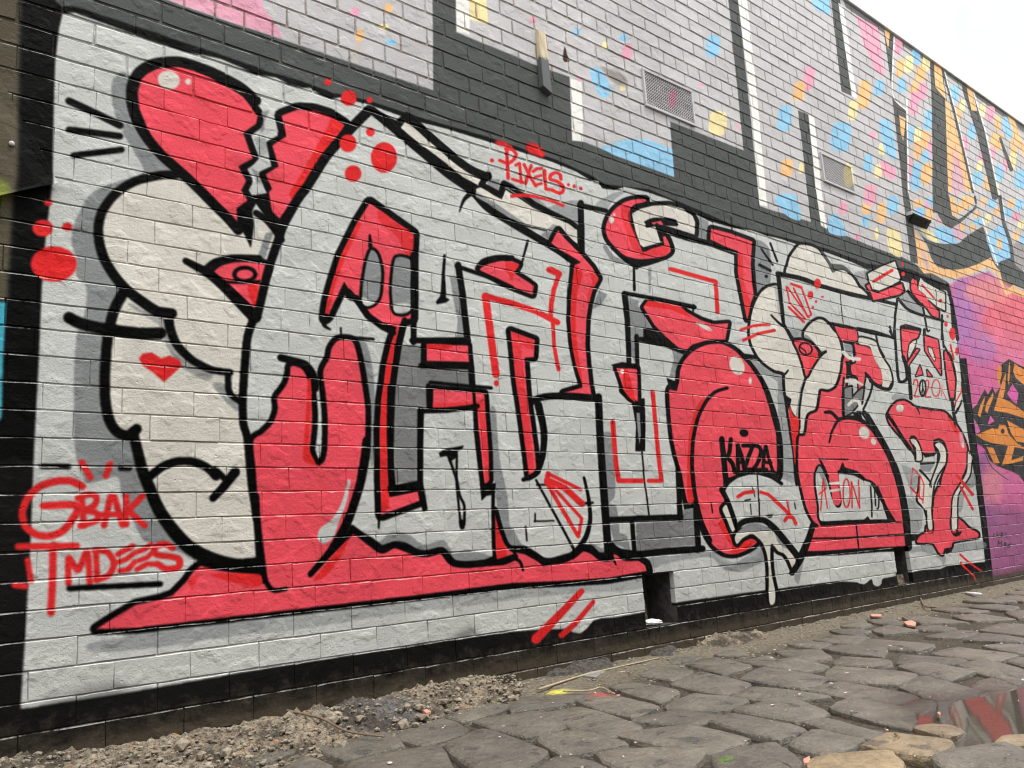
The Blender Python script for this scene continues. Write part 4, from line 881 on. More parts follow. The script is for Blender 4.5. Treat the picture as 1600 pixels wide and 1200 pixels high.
HDR = [brick_mesh(.110, .0860, 200+i) for i in range(6)] + [brick_mesh(.110, .0802, 250+i, .0040, .0028, .0048, 1) for i in range(6)]
UPPER = 24
HEADER_ROWS = {28, 37, 46, 19}
rb = random.Random(31)
BRICKS = []                                        # (x centre, z centre, length, is_header, jitter)
for row in range(ROW0, ROW1):
    zc = ZB+(row+.5)*PITCH
    mod = .12 if row in HEADER_ROWS else .24
    off = JB + (0 if row % 2 == 0 else .12) + (rb.uniform(-.025, .025) if row != 0 else 0)
    if row in HEADER_ROWS: off += .06
    x = off - math.ceil((off-WX0)/mod)*mod
    while x < WX1:
        xa, xb = x, x+mod
        x = xb
        if row not in HEADER_ROWS and rb.random() < .04:
            segs = [(xa, xa+.12), (xa+.12, xb)]
        else: segs = [(xa, xb)]
        if HROW[0] <= row <= HROW[1]:
            for h0, h1 in HOLES:
                new = []
                for a, b_ in segs:
                    if b_ <= h0 or a >= h1: new.append((a, b_)); continue
                    if a < h0: new.append((a, h0+.004))
                    if b_ > h1: new.append((h1-.004, b_))
                segs = new
        for a, b_ in segs:
            if b_-a > .035: BRICKS.append(((a+b_)/2, zc, b_-a-(.0006 if row < UPPER else .0066), (b_-a) < .15, row))
def shown_area(x, z, L):
    pts = np.array([(x-L/2, 0, z-.04), (x+L/2, 0, z-.04), (x+L/2, 0, z+.04), (x-L/2, 0, z+.04)])
    X, Y, Z = project(pts)
    if (Z <= .1).any(): return 0
    X = np.clip(X, 0, 1600); Y = np.clip(Y, 0, 1200)
    return abs((X*np.roll(Y, -1)-np.roll(X, -1)*Y).sum())/2
order = sorted(range(len(BRICKS)), key=lambda i: -shown_area(*BRICKS[i][:3]))
single = set(order[:300])
def brick_xform(i):
    r = random.Random(1000+i)
    return (r.randrange(10), r.gauss(0, .0007), r.gauss(0, .0022), r.gauss(0, .004), r.gauss(0, .006))   # variant, dy, tilt
def mk_mesh(v, f, nm):
    me = bpy.data.meshes.new(nm); me.from_pydata(v, [], f); me.update()
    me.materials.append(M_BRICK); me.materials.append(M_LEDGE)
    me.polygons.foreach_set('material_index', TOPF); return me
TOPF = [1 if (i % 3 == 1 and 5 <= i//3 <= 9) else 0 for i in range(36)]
STRM = [mk_mesh(v, f, 'brick') for v, f in STR]; HDRM = [mk_mesh(v, f, 'brick') for v, f in HDR]
av, af, asm = [], [], []
for i, (xc, zc, L, hd, row) in enumerate(BRICKS):
    k, dy, ty, tz, tx = brick_xform(i)
    dy = max(-.0016, min(.0016, dy))
    if i in single:
        o = bpy.data.objects.new('brick', (HDRM if hd else STRM)[k % (6 if hd else 10) + (0 if row < UPPER else (6 if hd else 10))])
        link(o, wall); o.location = (xc-5.8, dy, zc); o.scale = (L/(.11 if hd else .23), 1, 1)
        o.rotation_euler = (tx, ty, tz*.6)
    else:
        v, f = (HDR if hd else STR)[k % (6 if hd else 10) + (0 if row < UPPER else (6 if hd else 10))]
        s = L/(.11 if hd else .23); b0 = len(av)
        for (x, y, z) in v: av.append((x*s+xc-5.8-ty*z, y+dy+tx*z+tz*.6*x, z+zc+ty*x*0.5))
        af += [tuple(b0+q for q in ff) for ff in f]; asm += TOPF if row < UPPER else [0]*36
me = bpy.data.meshes.new('brickwork'); me.from_pydata(av, [], af); me.update()
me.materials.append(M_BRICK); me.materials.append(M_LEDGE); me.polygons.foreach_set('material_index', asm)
tag(link(bpy.data.objects.new('brickwork', me), wall), kind='stuff')

# mortar bed with the two recesses left open
zh0, zh1 = ZB+HROW[0]*PITCH, ZB+(HROW[1]+1)*PITCH
def mortar_strip(name, z0, z1, y, holes):
    bm = bmesh.new()
    xs = [WX0] + [q for h in holes for q in h] + [WX1]
    def quad(a, b, c, d):
        bm.faces.new([bm.verts.new((p - 5.8, y, q)) for p, q in ((a, c), (b, c), (b, d), (a, d))])
    if holes:
        quad(WX0, WX1, z0, zh0); quad(WX0, WX1, zh1, z1)
        for i in range(0, len(xs), 2): quad(xs[i], xs[i+1], zh0, zh1)
    else: quad(WX0, WX1, z0, z1)
    o = bm_obj(name, bm, M_MORTAR, wall)
    return o
MID = ZB+24*PITCH
mortar_strip('mortar', -.25, MID, .0044, HOLES)
mortar_strip('mortar', MID-.004, ZB+54*PITCH, .0046, [])
# body of the wall behind the face, coping on top
def box_part(name, mat, x0, x1, y0, y1, z0, z1, bev=0.0, parent=wall, off=5.8):
    bm = bmesh.new(); bm_box(bm, x0-off, x1-off, y0, y1, z0, z1, bev); return bm_obj(name, bm, mat, parent)
ztop = ZB+54*PITCH
box_part('backing', M_HOLE, WX0, WX1, .24, .34, -.25, ztop)
box_part('coping', M_COPING, WX0-.02, WX1+.02, -.022, .36, ztop+.002, ztop+.05, .006)
for h0, h1 in HOLES:
    bm = bmesh.new()
    dep = .2
    c = [(h0-.002-5.8, zh0+.002), (h1+.002-5.8, zh0+.002), (h1+.002-5.8, zh1-.004), (h0-.002-5.8, zh1-.004)]
    fr = [bm.verts.new((x, .001, z)) for x, z in c]; bk = [bm.verts.new((x, dep, z)) for x, z in c]
    for k in range(4): bm.faces.new((fr[k], fr[(k+1) % 4], bk[(k+1) % 4], bk[k]))
    bm.faces.new(bk)
    bm_obj('recess', bm, M_HOLE, wall)

# added block across the lane, out of view: shades the foot of the wall
opp = empty('shade_building', (5.0, -6.0, 0)); tag(opp, 'unseen grey rendered block added across the lane to shade the graffiti wall', 'shade_building')
M_RENDER = simple_mat("grey_render", (.16, .155, .15), (.24, .23, .215), 3, .85, .004)
box_part('wall', M_RENDER, -14, 26, -.3, .3, -.1, 4.8, 0, opp, 6.0)
box_part('parapet', M_COPING, -14.05, 26.05, -.35, .35, 4.802, 4.92, .01, opp, 6.0)

# ------------------------------------------------------------------ vents, timber, light, plate
def vent(x0, x1, z0, z1, label):
    v = empty('wall_vent', ((x0+x1)/2, 0, z0)); tag(v, label, 'vent', 'metal vents in the upper wall')
    w, h = x1-x0, z1-z0
    bm = bmesh.new(); f = .016
    for a in ((-w/2, w/2, 0, f), (-w/2, w/2, h-f, h), (-w/2, -w/2+f, f+.0005, h-f-.0005), (w/2-f, w/2, f+.0005, h-f-.0005)):
        bm_box(bm, a[0], a[1], -.014, .006, a[2], a[3], .002)
    bm_obj('frame', bm, M_BRICK, v)
    bm = bmesh.new(); nx, nz = 23, 12
    px, pz = (w-2*f)/nx, (h-2*f)/nz
    n = 8
    for i in range(nx):
        for j in range(nz):
            cx, cz = -w/2+f+(i+.5)*px, f+(j+.5)*pz
            r = min(px, pz)*.40
            inn = [bm.verts.new((cx+r*math.cos(2*math.pi*(k+.5)/n), -.008, cz+r*math.sin(2*math.pi*(k+.5)/n))) for k in range(n)]
            inb = [bm.verts.new((q.co.x, -.004, q.co.z)) for q in inn]
            out = []
            for k in range(n):
                ca, sa = math.cos(2*math.pi*(k+.5)/n), math.sin(2*math.pi*(k+.5)/n); s = max(abs(ca), abs(sa))
                out.append(bm.verts.new((cx+ca/s*px/2, -.008, cz+sa/s*pz/2)))
            for k in range(n):
                q = (k+1) % n
                bm.faces.new((inn[k], inn[q], out[q], out[k])); bm.faces.new((inn[k], inn[q], inb[q], inb[k]))
    me = bpy.data.meshes.new('grille'); bmesh.ops.remove_doubles(bm, verts=bm.verts, dist=.0003); bm.to_mesh(me); bm.free(); me.materials.append(M_BRICK)
    link(bpy.data.objects.new('grille', me), v)
    bm = bmesh.new(); bm_box(bm, -w/2+.004, w/2-.004, -.0035, .004, .004, h-.004); bm_obj('backing', bm, M_VOID, v)
vent(3.708, 4.192, 3.150, 3.402, 'perforated metal wall vent with a faint pink spot, below the blue paint spots')
vent(5.738, 6.200, 3.152, 3.392, 'perforated metal wall vent with a yellow spot, beside a white painted strip')

bm = bmesh.new(); x0, z0 = 2.872, 2.985
vsb = [(-.033, 0.004, .0), (.033, .004, -.030), (.029, .004, .335), (-.027, .004, .345)]
top = [bm.verts.new((x, -.034 if i < 2 else -.022, z)) for i, (x, y, z) in enumerate(vsb)]
bot = [bm.verts.new((x, .012, z)) for x, y, z in vsb]
bm.faces.new(top)
for k in range(4): bm.faces.new((top[k], top[(k+1) % 4], bot[(k+1) % 4], bot[k]))
bmesh.ops.bevel(bm, geom=list(bm.edges), offset=.003, segments=2, affect='EDGES')
stub = bm_obj('timber_batten', bm, M_TIMBER)
stub.location = (x0, 0, z0)
tag(stub, 'short split timber batten fixed to the wall, raw wood above and dark paint below', 'batten')

wa, wb = on_wall(1418.8, 350.0), on_wall(1448.0, 356.9)
LW = (wb[0]-wa[0])/2
fl = empty('wall_light', ((wa[0]+wb[0])/2, 0, (wa[2]+wb[2])/2)); tag(fl, 'small black box light fixed to the wall above the orange painted curve', 'light fitting')
bm = bmesh.new()
c = [(-LW, .004, .0), (-LW, .004, .085), (-LW, -.040, .082), (-LW, -.052, .070)]
L_ = [bm.verts.new(p) for p in c]; R_ = [bm.verts.new((-p[0], p[1], p[2])) for p in c]
bm.faces.new(L_); bm.faces.new(R_[::-1])
for k in range(4): bm.faces.new((L_[k], L_[(k+1) % 4], R_[(k+1) % 4], R_[k]))
bmesh.ops.bevel(bm, geom=list(bm.edges), offset=.003, segments=2, affect='EDGES')
bm_obj('housing', bm, M_BLACKMETAL, fl)
bm = bmesh.new()
q = [(-LW+.02, -.009, .010), (LW-.07, -.009, .010), (LW-.07, -.047, .058), (-LW+.02, -.047, .058)]
a = [bm.verts.new(p) for p in q]; b_ = [bm.verts.new((p[0], p[1]-.006, p[2]-.005)) for p in q]
bm.faces.new(b_)
for k in range(4): bm.faces.new((a[k], a[(k+1) % 4], b_[(k+1) % 4], b_[k]))
bm_obj('lens', bm, M_GLASSLENS, fl)
for sgn in (-1, 1):
    bm = bmesh.new(); bm_box(bm, sgn*(LW+.005)-.004, sgn*(LW+.005)+.004, -.05, .004, .055, .085, .002); bm_obj('bracket', bm, M_GREYMETAL, fl)

# sheet metal flashing at the left end, painted over with the wall
pl = [on_wall(*q, yw=-.02) for q in ((-150, -90), (0, 112), (28, 170), (70, 240), (84, 270), (91, 286), (60, 293), (0, 307), (-150, 340))]
bm = bmesh.new(); yo = [-.006, -.006, -.006, -.008, -.012, -.02, -.028, -.032, -.04]
fr = [bm.verts.new((p[0]-.3, y, p[2]-1.8)) for p, y in zip(pl, yo)]
bk = [bm.verts.new((p[0]-.3, y+.0035, p[2]-1.8)) for p, y in zip(pl, yo)]
bm.faces.new(fr); bm.faces.new(bk[::-1])
for k in range(len(fr)): bm.faces.new((fr[k], fr[(k+1) % len(fr)], bk[(k+1) % len(fr)], bk[k]))
flash = empty('metal_flashing', (.3, 0, 1.8)); tag(flash, 'triangular sheet metal flashing screwed over the black painted end of the wall', 'flashing')
bm_obj('sheet', bm, M_BRICK, flash)
sp = on_wall(18, 225, -.02); bm = bmesh.new()
bmesh.ops.create_uvsphere(bm, u_segments=12, v_segments=8, radius=.009)
for v in bm.verts: v.co = Vector((v.co.x+sp[0]-.3, v.co.y*.7-.024, v.co.z+sp[2]-1.8))
bm_obj('screw', bm, M_GREYMETAL, flash, True)

# ------------------------------------------------------------------ ground
PUD = on_ground(1580, 1100)
def dip(x, y):
    d2 = ((x-PUD[0])/.52)**2 + ((y-PUD[1])/.42)**2
    return -.040*math.exp(-d2)
WATER_Z = -.027
def nz(x, y, s, o=0.0): return mnoise.noise(Vector((x*s, y*s, o)))
def ground_h(x, y):
    h = -.0165 + dip(x, y)*.8 + .006*nz(x, y, 7) + .004*nz(x, y, 26, 3) + .0025*nz(x, y, 70, 5)
    edge = -.36 - .05*nz(x, 0, 1.3, 9) + (.10 if x > 2.8 else 0)*min(1, max(0, (x-2.8)/.6))
    if y > edge: h += .0265*min(1, (y-edge)/.2) + .006*nz(x, y, 18, 8)
    return h
gx = [-80, -40, -18, -8, -4, -2.5, -1.6] + list(np.arange(-1.2, 9.6, .03)) + [10, 11, 12.5, 15, 20, 40, 80, 160]
gy = [-120, -60, -30, -15, -8, -5, -3.6] + list(np.arange(-3.0, .06, .03)) + [.12, .3]
gv = [(x, y, ground_h(x, y) if -1.3 < x < 9.7 and -3.1 < y else -.03) for y in gy for x in gx]
nxg = len(gx)
gf = [(j*nxg+i, j*nxg+i+1, (j+1)*nxg+i+1, (j+1)*nxg+i) for j in range(len(gy)-1) for i in range(nxg-1)]

def ground_mat():
    m, nt, b = new_mat("lane_dirt")
    g = nd(nt, 'ShaderNodeNewGeometry'); pos = g.outputs['Position']
    sep = nd(nt, 'ShaderNodeSeparateXYZ'); nt.links.new(pos, sep.inputs[0])
    n1 = wnoise(nt, pos, 5, 5, .65); n2 = wnoise(nt, pos, 60, 5, .7); n3 = wnoise(nt, pos, 190, 3, .6)
    c = mix(nt, ramp(nt, n1, (.35, 0), (.65, 1)), (.022, .018, .013), (.062, .051, .036))
    c = mix(nt, ramp(nt, n2, (.45, 0), (.7, 1)), c, (.145, .12, .085))
    c = mix(nt, ramp(nt, n3, (.66, 0), (.72, .8)), c, (.40, .36, .30))
    dry = ramp(nt, math_n(nt, 'ADD', math_n(nt, 'ADD', sep.outputs['Y'], .9), math_n(nt, 'MULTIPLY', n1, .45)), (.66, 0), (.9, .8))
    c = mix(nt, dry, c, mix(nt, ramp(nt, n2, (.35, 0), (.68, 1)), (.11, .092, .065), (.27, .235, .175)))
    nt.links.new(c, b.inputs['Base Color'])
    b.inputs['Roughness'].default_value = .85; b.inputs['Specular IOR Level'].default_value = .3
    nt.links.new(bump(nt, math_n(nt, 'ADD', n2, math_n(nt, 'MULTIPLY', n3, .5)), 1.0, .012), b.inputs['Normal'])
    return m
M_DIRT = ground_mat()
gnd = mesh_obj('ground', gv, gf, M_DIRT, smooth=True); tag(gnd, 'dirt ground of the laneway between and under the paving stones', 'ground', kind='structure')

# ------------------------------------------------------------------ paving stones
Y_ST = on_ground(872, 1081); R_ST = on_ground(945, 1086)
def stone_mat(name, ochre):
    m, nt, b = new_mat(name)
    g = nd(nt, 'ShaderNodeNewGeometry'); pos = g.outputs['Position']
    oi = nd(nt, 'ShaderNodeObjectInfo'); rnd = oi.outputs['Random']
    n1 = wnoise(nt, pos, 6, 5, .6); n2 = wnoise(nt, pos, 45, 6, .7); n3 = wnoise(nt, pos, 170, 4, .65)
    lo, hi = ((.086, .083, .072), (.176, .166, .140)) if not ochre else ((.23, .175, .105), (.40, .31, .19))
    c = mix(nt, ramp(nt, n1, (.3, 0), (.7, 1)), lo, hi)
    c = mix(nt, 1.0, c, mix(nt, rnd, (.80, .79, .75), (1.30, 1.24, 1.12)), 'MULTIPLY')
    c = mix(nt, math_n(nt, 'MULTIPLY', ramp(nt, n2, (.46, 0), (.68, 1)), .6), c, (.055, .05, .042))
    c = mix(nt, math_n(nt, 'MULTIPLY', ramp(nt, wnoise(nt, pos, 17, 5, .7, .6), (.52, 0), (.7, 1)), .5), c, (.20, .18, .145) if not ochre else (.45, .36, .24))
    c = mix(nt, math_n(nt, 'MULTIPLY', ramp(nt, n3, (.52, 0), (.7, 1)), .4), c, (.21, .195, .165))
    # damp patches, paint flecks and two spray stains
    damp = ramp(nt, wnoise(nt, pos, 8.5, 3, .5, .3), (.62, 0), (.67, 1))
    c = mix(nt, math_n(nt, 'MULTIPLY', damp, .6), c, (.045, .045, .05))
    fl = ramp(nt, wnoise(nt, pos, 75, 2, .5), (.735, 0), (.75, 1))
    c = mix(nt, fl, c, mix(nt, wnoise(nt, pos, 3, 1), (.68, .66, .62), (.62, .30, .26)))
    for q, col, rad in ((Y_ST, (.75, .70, .10), .085), (R_ST, (.45, .08, .07), .085)):
        vm = nd(nt, 'ShaderNodeVectorMath', operation='DISTANCE'); nt.links.new(pos, vm.inputs[0]); vm.inputs[1].default_value = (q[0], q[1], 0)
        d = math_n(nt, 'ADD', vm.outputs['Value'], math_n(nt, 'MULTIPLY', math_n(nt, 'SUBTRACT', n2, .5), .12))
        f = math_n(nt, 'SUBTRACT', 1.0, math_n(nt, 'DIVIDE', d, rad), True)
        c = mix(nt, math_n(nt, 'MULTIPLY', f, 1.3, True), c, col)
    nt.links.new(c, b.inputs['Base Color'])
    sepz = nd(nt, 'ShaderNodeSeparateXYZ'); nt.links.new(pos, sepz.inputs[0])
    vd = nd(nt, 'ShaderNodeVectorMath', operation='DISTANCE'); nt.links.new(pos, vd.inputs[0]); vd.inputs[1].default_value = (PUD[0], PUD[1], 0)
    wet = math_n(nt, 'MULTIPLY', ramp(nt, math_n(nt, 'ADD', math_n(nt, 'SUBTRACT', sepz.outputs['Z'], WATER_Z), math_n(nt, 'MULTIPLY', n2, .008)), (.004, 1), (.019, 0)), ramp(nt, vd.outputs['Value'], (.8, 1), (1.0, 0)))
    c = mix(nt, wet, c, mix(nt, 1.0, c, (.42, .38, .33), 'MULTIPLY'))
    nt.links.new(c, b.inputs['Base Color'])
    rg_ = mix(nt, damp, mix(nt, n1, (.30,)*3, (.52,)*3), (.26,)*3)
    nt.links.new(mix(nt, wet, rg_, (.1,)*3), b.inputs['Roughness'])
    b.inputs['Specular IOR Level'].default_value = .5
    h = math_n(nt, 'ADD', math_n(nt, 'MULTIPLY', n2, .8), math_n(nt, 'MULTIPLY', n3, .35))
    h = math_n(nt, 'ADD', h, math_n(nt, 'MULTIPLY', n1, 1.2))
    h = math_n(nt, 'ADD', h, math_n(nt, 'MULTIPLY', wnoise(nt, pos, 18, 5, .7), 1.5))
    nt.links.new(bump(nt, h, 1.0, .014), b.inputs['Normal'])
    return m
M_STONE = stone_mat("bluestone", False); M_OCHRE = stone_mat("muddy_bluestone", True)
pave = empty('pavement', (2.5, -1.0, 0)); tag(pave, 'laneway paved with worn dark bluestone blocks', 'pavement', kind='structure')
stone_i = 0
def paving_stone(poly, dz=0.0, ochre=False, shrink=.0):
    """poly: ground points (x, y) round the stone's top edge"""
    global stone_i
    stone_i += 1
    r = random.Random(500+stone_i)
    p = np.array(poly, float)
    if ((p[:, 0]*np.roll(p[:, 1], -1)-np.roll(p[:, 0], -1)*p[:, 1]).sum()) < 0: p = p[::-1]
    while len(p) > 4:                              # setts are four-sided: drop the weakest corner
        k = len(p)
        ar = [abs((p[i-1][0]-p[i][0])*(p[(i+1) % k][1]-p[i][1])-(p[i-1][1]-p[i][1])*(p[(i+1) % k][0]-p[i][0])) for i in range(k)]
        i = int(np.argmin(ar)); d_ = p[i]-(p[i-1]+p[(i+1) % k])/2
        p[i-1] += d_*.34; p[(i+1) % k] += d_*.34
        p = np.delete(p, i, 0)
    c = p.mean(0)
    q = []
    for i in range(len(p)):                        # corners kept, only a little worn off
        a0, a1 = p[i], p[(i+1) % len(p)]
        L = np.hypot(*(a1-a0)); e = min(.020/L, .2)
        ts = (e, .3, .7, 1-e) if L < .16 else (e, .22, .5, .78, 1-e)
        q.append(a0*.965+c*.035)                   # worn corner
        out_ = np.array([(a1-a0)[1], -(a1-a0)[0]])/L
        for t in ts: q.append(a0+(a1-a0)*t + out_*.010*math.sin(math.pi*t))
    q = np.array(q); n = len(q)
    q += np.array([[r.uniform(-.004, .004), r.uniform(-.004, .004)] for _ in range(n)])
    dq = q-c; q = c + dq*(1+.008/np.hypot(dq[:, 0], dq[:, 1])[:, None])
    tx, ty = r.gauss(0, .005), r.gauss(0, .005); dz += r.gauss(0, .0022)
    def top(x, y): return dz + dip(x, y) + tx*(x-c[0]) + ty*(y-c[1])
    vs = []
    def inset(k):
        d = q-c; L = np.hypot(d[:, 0], d[:, 1])[:, None]
        return c + d*(1-np.minimum(k/L, .8))
    for x, y in q: vs.append((x, y, top(x, y)-.09))
    for x, y in inset(.001): vs.append((x, y, top(x, y)-.016+r.uniform(-.003, .003)))
    for x, y in inset(.005): vs.append((x, y, top(x, y)-.004+r.uniform(-.0018, .0018)))
    for x, y in inset(.012): vs.append((x, y, top(x, y)+r.uniform(-.0012, .0012)))
    for x, y in c+(q-c)*.45: vs.append((x, y, top(x, y)+.0025+r.uniform(-.0015, .0015)))
    vs.append((c[0], c[1], top(*c)+.003))
    fs = []
    for ring_ in range(4):
        for k in range(n):
            a, b_ = ring_*n+k, ring_*n+(k+1) % n
            fs.append((a, b_, b_+n, a+n))
    for k in range(n): fs.append((4*n+k, 4*n+(k+1) % n, 5*n))
    o = mesh_obj('paving_stone', [(x-c[0], y-c[1], z) for x, y, z in vs], fs, M_OCHRE if ochre else M_STONE, pave)
    o.data.polygons.foreach_set('use_smooth', [i >= 3*n for i in range(len(fs))])
    o.location = (c[0]-2.5, c[1]+1.0, 0)
    return o
STONES = [
 ('o', '430,812 830,938 620,998 330,950 158,852'), ('o', '400,780 540,730 930,812 742,886'), ('o', '600,690 760,665 1052,716 932,796'), ('o', '720,590 900,542 1140,586 1000,648 860,620'),
 ('o', '1010,662 1180,590 1500,670 1350,736 1100,710'), ('o', '1080,540 1270,496 1500,552 1330,610'), ('o', '945,820 1130,732 1490,766 1320,840'), ('o', '772,890 1000,830 1350,862 1200,912 860,920'),
 ('o', '642,995 860,938 1100,926 1488,1002 1220,1104 900,1052 740,1012'), ('o', '152,1010 400,960 738,1036 520,1108 330,1110'), ('o', '522,1112 860,1046 1200,1090 1246,1140 1050,1230 700,1230'),
 ('o', '100,1205 330,1130 560,1180 600,1260 120,1260'), ('o', '920,520 1060,492 1180,482 1080,530 1000,540'), ('o', '1260,488 1380,462 1480,480 1400,500'), ('o', '1440,526 1600,486 1650,520 1590,560'),
 ('G', '733,1130 800,1112 835,1112 885,1137 822,1154 770,1136'), ('G', '690,1163 755,1140 800,1152 862,1177 820,1200 780,1216 740,1204'), ('n', '375,1045 590,985 780,956 925,1046 545,1145'), ('n', '800,960 1150,872 1340,960 1040,1054 930,1022'),
 ('G', '540,1193 625,1168 670,1164 724,1196 700,1222 550,1222'), ('n', '-20,1140 200,1076 250,1092 0,1184'), ('n', '140,1202 330,1120 480,1190 400,1256 150,1256'), ('n', '1180,872 1400,800 1590,786 1610,815 1310,908'),
 ('o', '-10,770 140,752 350,800 152,844 0,842'), ('o', '200,742 280,692 500,692 560,722 400,770 330,788'),
 ('G', '1110,1127 1145,1116 1200,1121 1262,1137 1216,1156 1150,1141'), ('G', '1115,1178 1160,1162 1200,1156 1225,1166 1260,1192 1250,1212 1130,1212'), ('G', '1143,1085 1180,1073 1242,1075 1296,1085 1260,1092 1200,1093'),
 ('G', '1140,1112 1185,1094 1242,1093 1295,1110 1250,1127 1200,1117'), ('G', '1157,1060 1190,1041 1245,1047 1294,1058 1260,1076 1200,1068'),
 ('p', '208,905 340,872 650,936 738,976 590,1004'), ('p', '132,1045 280,957 470,947 598,1010 370,1108 240,1084'), ('p', '382,800 500,742 870,780 998,860 842,910 600,872'), ('p', '272,700 420,652 700,662 928,712 780,768 400,736'),
 ('p', '302,606 430,562 700,562 928,602 810,658 392,634'), ('p', '-60,548 150,507 388,560 250,598 20,560'), ('p', '62,470 160,450 320,455 398,505 250,524 100,500'), ('p', '342,452 460,427 700,442 798,480 700,510 480,480'),
 ('p', '400,532 480,508 720,522 828,545 740,566 440,556'), ('p', '822,560 960,542 1140,557 1288,590 1120,638 930,600'), ('p', '762,510 850,482 1080,492 1238,515 1130,543 840,538'), ('p', '812,670 950,617 1200,640 1378,700 1222,768 980,718'),
 ('p', '842,770 980,724 1150,772 1218,800 1060,850 900,800'), ('p', '1252,650 1400,607 1550,650 1400,698'), ('p', '1182,542 1350,517 1600,572 1650,620 1530,638 1300,590'), ('p', '1002,470 1160,442 1420,462 1540,490 1400,528 1200,510'),
 ('p', '562,433 620,397 820,402 1048,432 950,468 700,444'), ('p', '292,390 430,366 640,380 560,424 380,420'), ('p', '132,415 260,402 400,420 330,448 180,444'), ('p', '392,332 560,327 650,346 560,368 430,360'),
 ('p', '652,335 760,308 920,336 880,358 700,358'), ('p', '452,291 540,282 650,301 580,323 470,314'), ('p', '612,271 740,263 860,286 850,303 700,299'), ('p', '902,303 1000,297 1180,321 1100,343 940,334'), ('p', '832,256 960,247 1238,286 1150,298 930,289'),
 ('p', '1002,372 1180,337 1320,347 1222,384 1030,382'), ('p', '1222,392 1350,352 1600,382 1580,413 1400,409'), ('p', '1152,246 1300,232 1530,266 1480,283 1260,275'), ('p', '1332,330 1450,292 1700,302 1650,368 1450,360'),
 ('p', '1032,202 1150,192 1390,216 1300,228 1100,219'), ('p', '1242,186 1380,172 1570,187 1500,213 1390,208'), ('p', '1482,222 1600,207 1750,241 1700,268 1560,258'), ('p', '1232,151 1350,137 1560,157 1450,169 1280,164'),
 ('p', '1402,131 1530,113 1700,141 1600,157'), ('p', '1342,435 1480,422 1700,440 1700,478 1550,484'), ('p', '1482,520 1600,502 1750,530 1700,576 1620,560'), ('p', '-100,1052 100,1062 236,1170 200,1240 -60,1240'),
 ('p', '1480,104 1600,88 1720,110 1640,122'), ('p', '1540,80 1680,64 1800,84 1700,98')]
OCHRE = [('p', '922,912 1090,880 1208,920 1210,958 1130,974 980,950'), ('p', '582,1070 740,987 1000,977 1138,1030 1070,1090 990,1144 800,1110'), ('p', '272,1172 500,1117 720,1112 900,1200 800,1260 300,1260'),
         ('p', '1392,1020 1500,972 1650,970 1700,1050 1450,1060')]
done_c = []
for t, s in STONES:
    pts = [on_ground(x, y)[:2] for x, y in P(t, s)]
    paving_stone(pts); done_c.append(np.mean(pts, 0))
for t, s in OCHRE:
    pts = [on_ground(x, y)[:2] for x, y in P(t, s)]
    o = paving_stone(pts, dz=.013, ochre=True)
pts = [on_ground(x, y)[:2] for x, y in P('p', '1032,1160 1250,1082 1430,1062 1600,1092 1750,1130 1700,1250 1100,1250')]
paving_stone(pts, dz=.02)
# further blocks: those the picture frame cuts off and the lane beyond, laid in the same slanting courses
dirv = np.array([-.24, -.97]); dirv /= np.hypot(*dirv); nrm = np.array([-dirv[1], dirv[0]])
rs = random.Random(77)
nfill = 0
for i in range(-14, 44):
    base = np.array([1.2 + i*.215, -.42])
    s = rs.uniform(-.15, 0)
    while s < 3.0:
        L = rs.uniform(.26, .42); a, b_ = s+.012, s+L-.012; s += L
        w0, w1 = .014, .215-.014
        quad = [base+dirv*a+nrm*w0, base+dirv*b_+nrm*w0, base+dirv*b_+nrm*w1, base+dirv*a+nrm*w1]
        quad = [(x+rs.uniform(-.012, .012), y+rs.uniform(-.012, .012)) for x, y in quad]
        P3 = np.array([(x, y, 0) for x, y in quad]); X, Y, Z = project(P3)
        cx, cy = P3[:, 0].mean(), P3[:, 1].mean()
        if (Z > .2).all() and (X < 1612).any() and (Y < 1212).any() and (X > -20).any() and Y.min() < 1205 and X.min() < 1600: 
            continue
        if cx > 9.3 or cx < -1.2 or cy < -3.2 or any((abs(cx-q[0]) < .20 and abs(cy-q[1]) < .26) for q in done_c): continue
        paving_stone(quad); nfill += 1

# ------------------------------------------------------------------ puddle
def water_mat():
    m, nt, b = new_mat("puddle_water")
    g = nd(nt, 'ShaderNodeNewGeometry'); pos = g.outputs['Position']
    b.inputs['Base Color'].default_value = (.62, .52, .40, 1)
    b.inputs['Roughness'].default_value = .05; b.inputs['IOR'].default_value = 1.333
    b.inputs['Transmission Weight'].default_value = .9
    nt.links.new(bump(nt, wnoise(nt, pos, 9, 2), .05, .002), b.inputs['Normal'])
    return m
wp = [on_ground(x, y, WATER_Z)[:2] for x, y in ((1300, 1135), (1385, 1105), (1440, 1080), (1500, 1052), (1580, 1042), (1700, 1048), (1780, 1110), (1740, 1200), (1600, 1240), (1420, 1215), (1310, 1180))]
wp = catmull(wp, True, 5)
if (wp[:, 0]*np.roll(wp[:, 1], -1)-np.roll(wp[:, 0], -1)*wp[:, 1]).sum() < 0: wp = wp[::-1]
mesh_obj('puddle', [(x, y, WATER_Z) for x, y in wp], [list(range(len(wp)))], water_mat())
tag(bpy.data.objects['puddle'], 'shallow muddy puddle between the paving stones reflecting the wall', 'puddle', kind='structure')

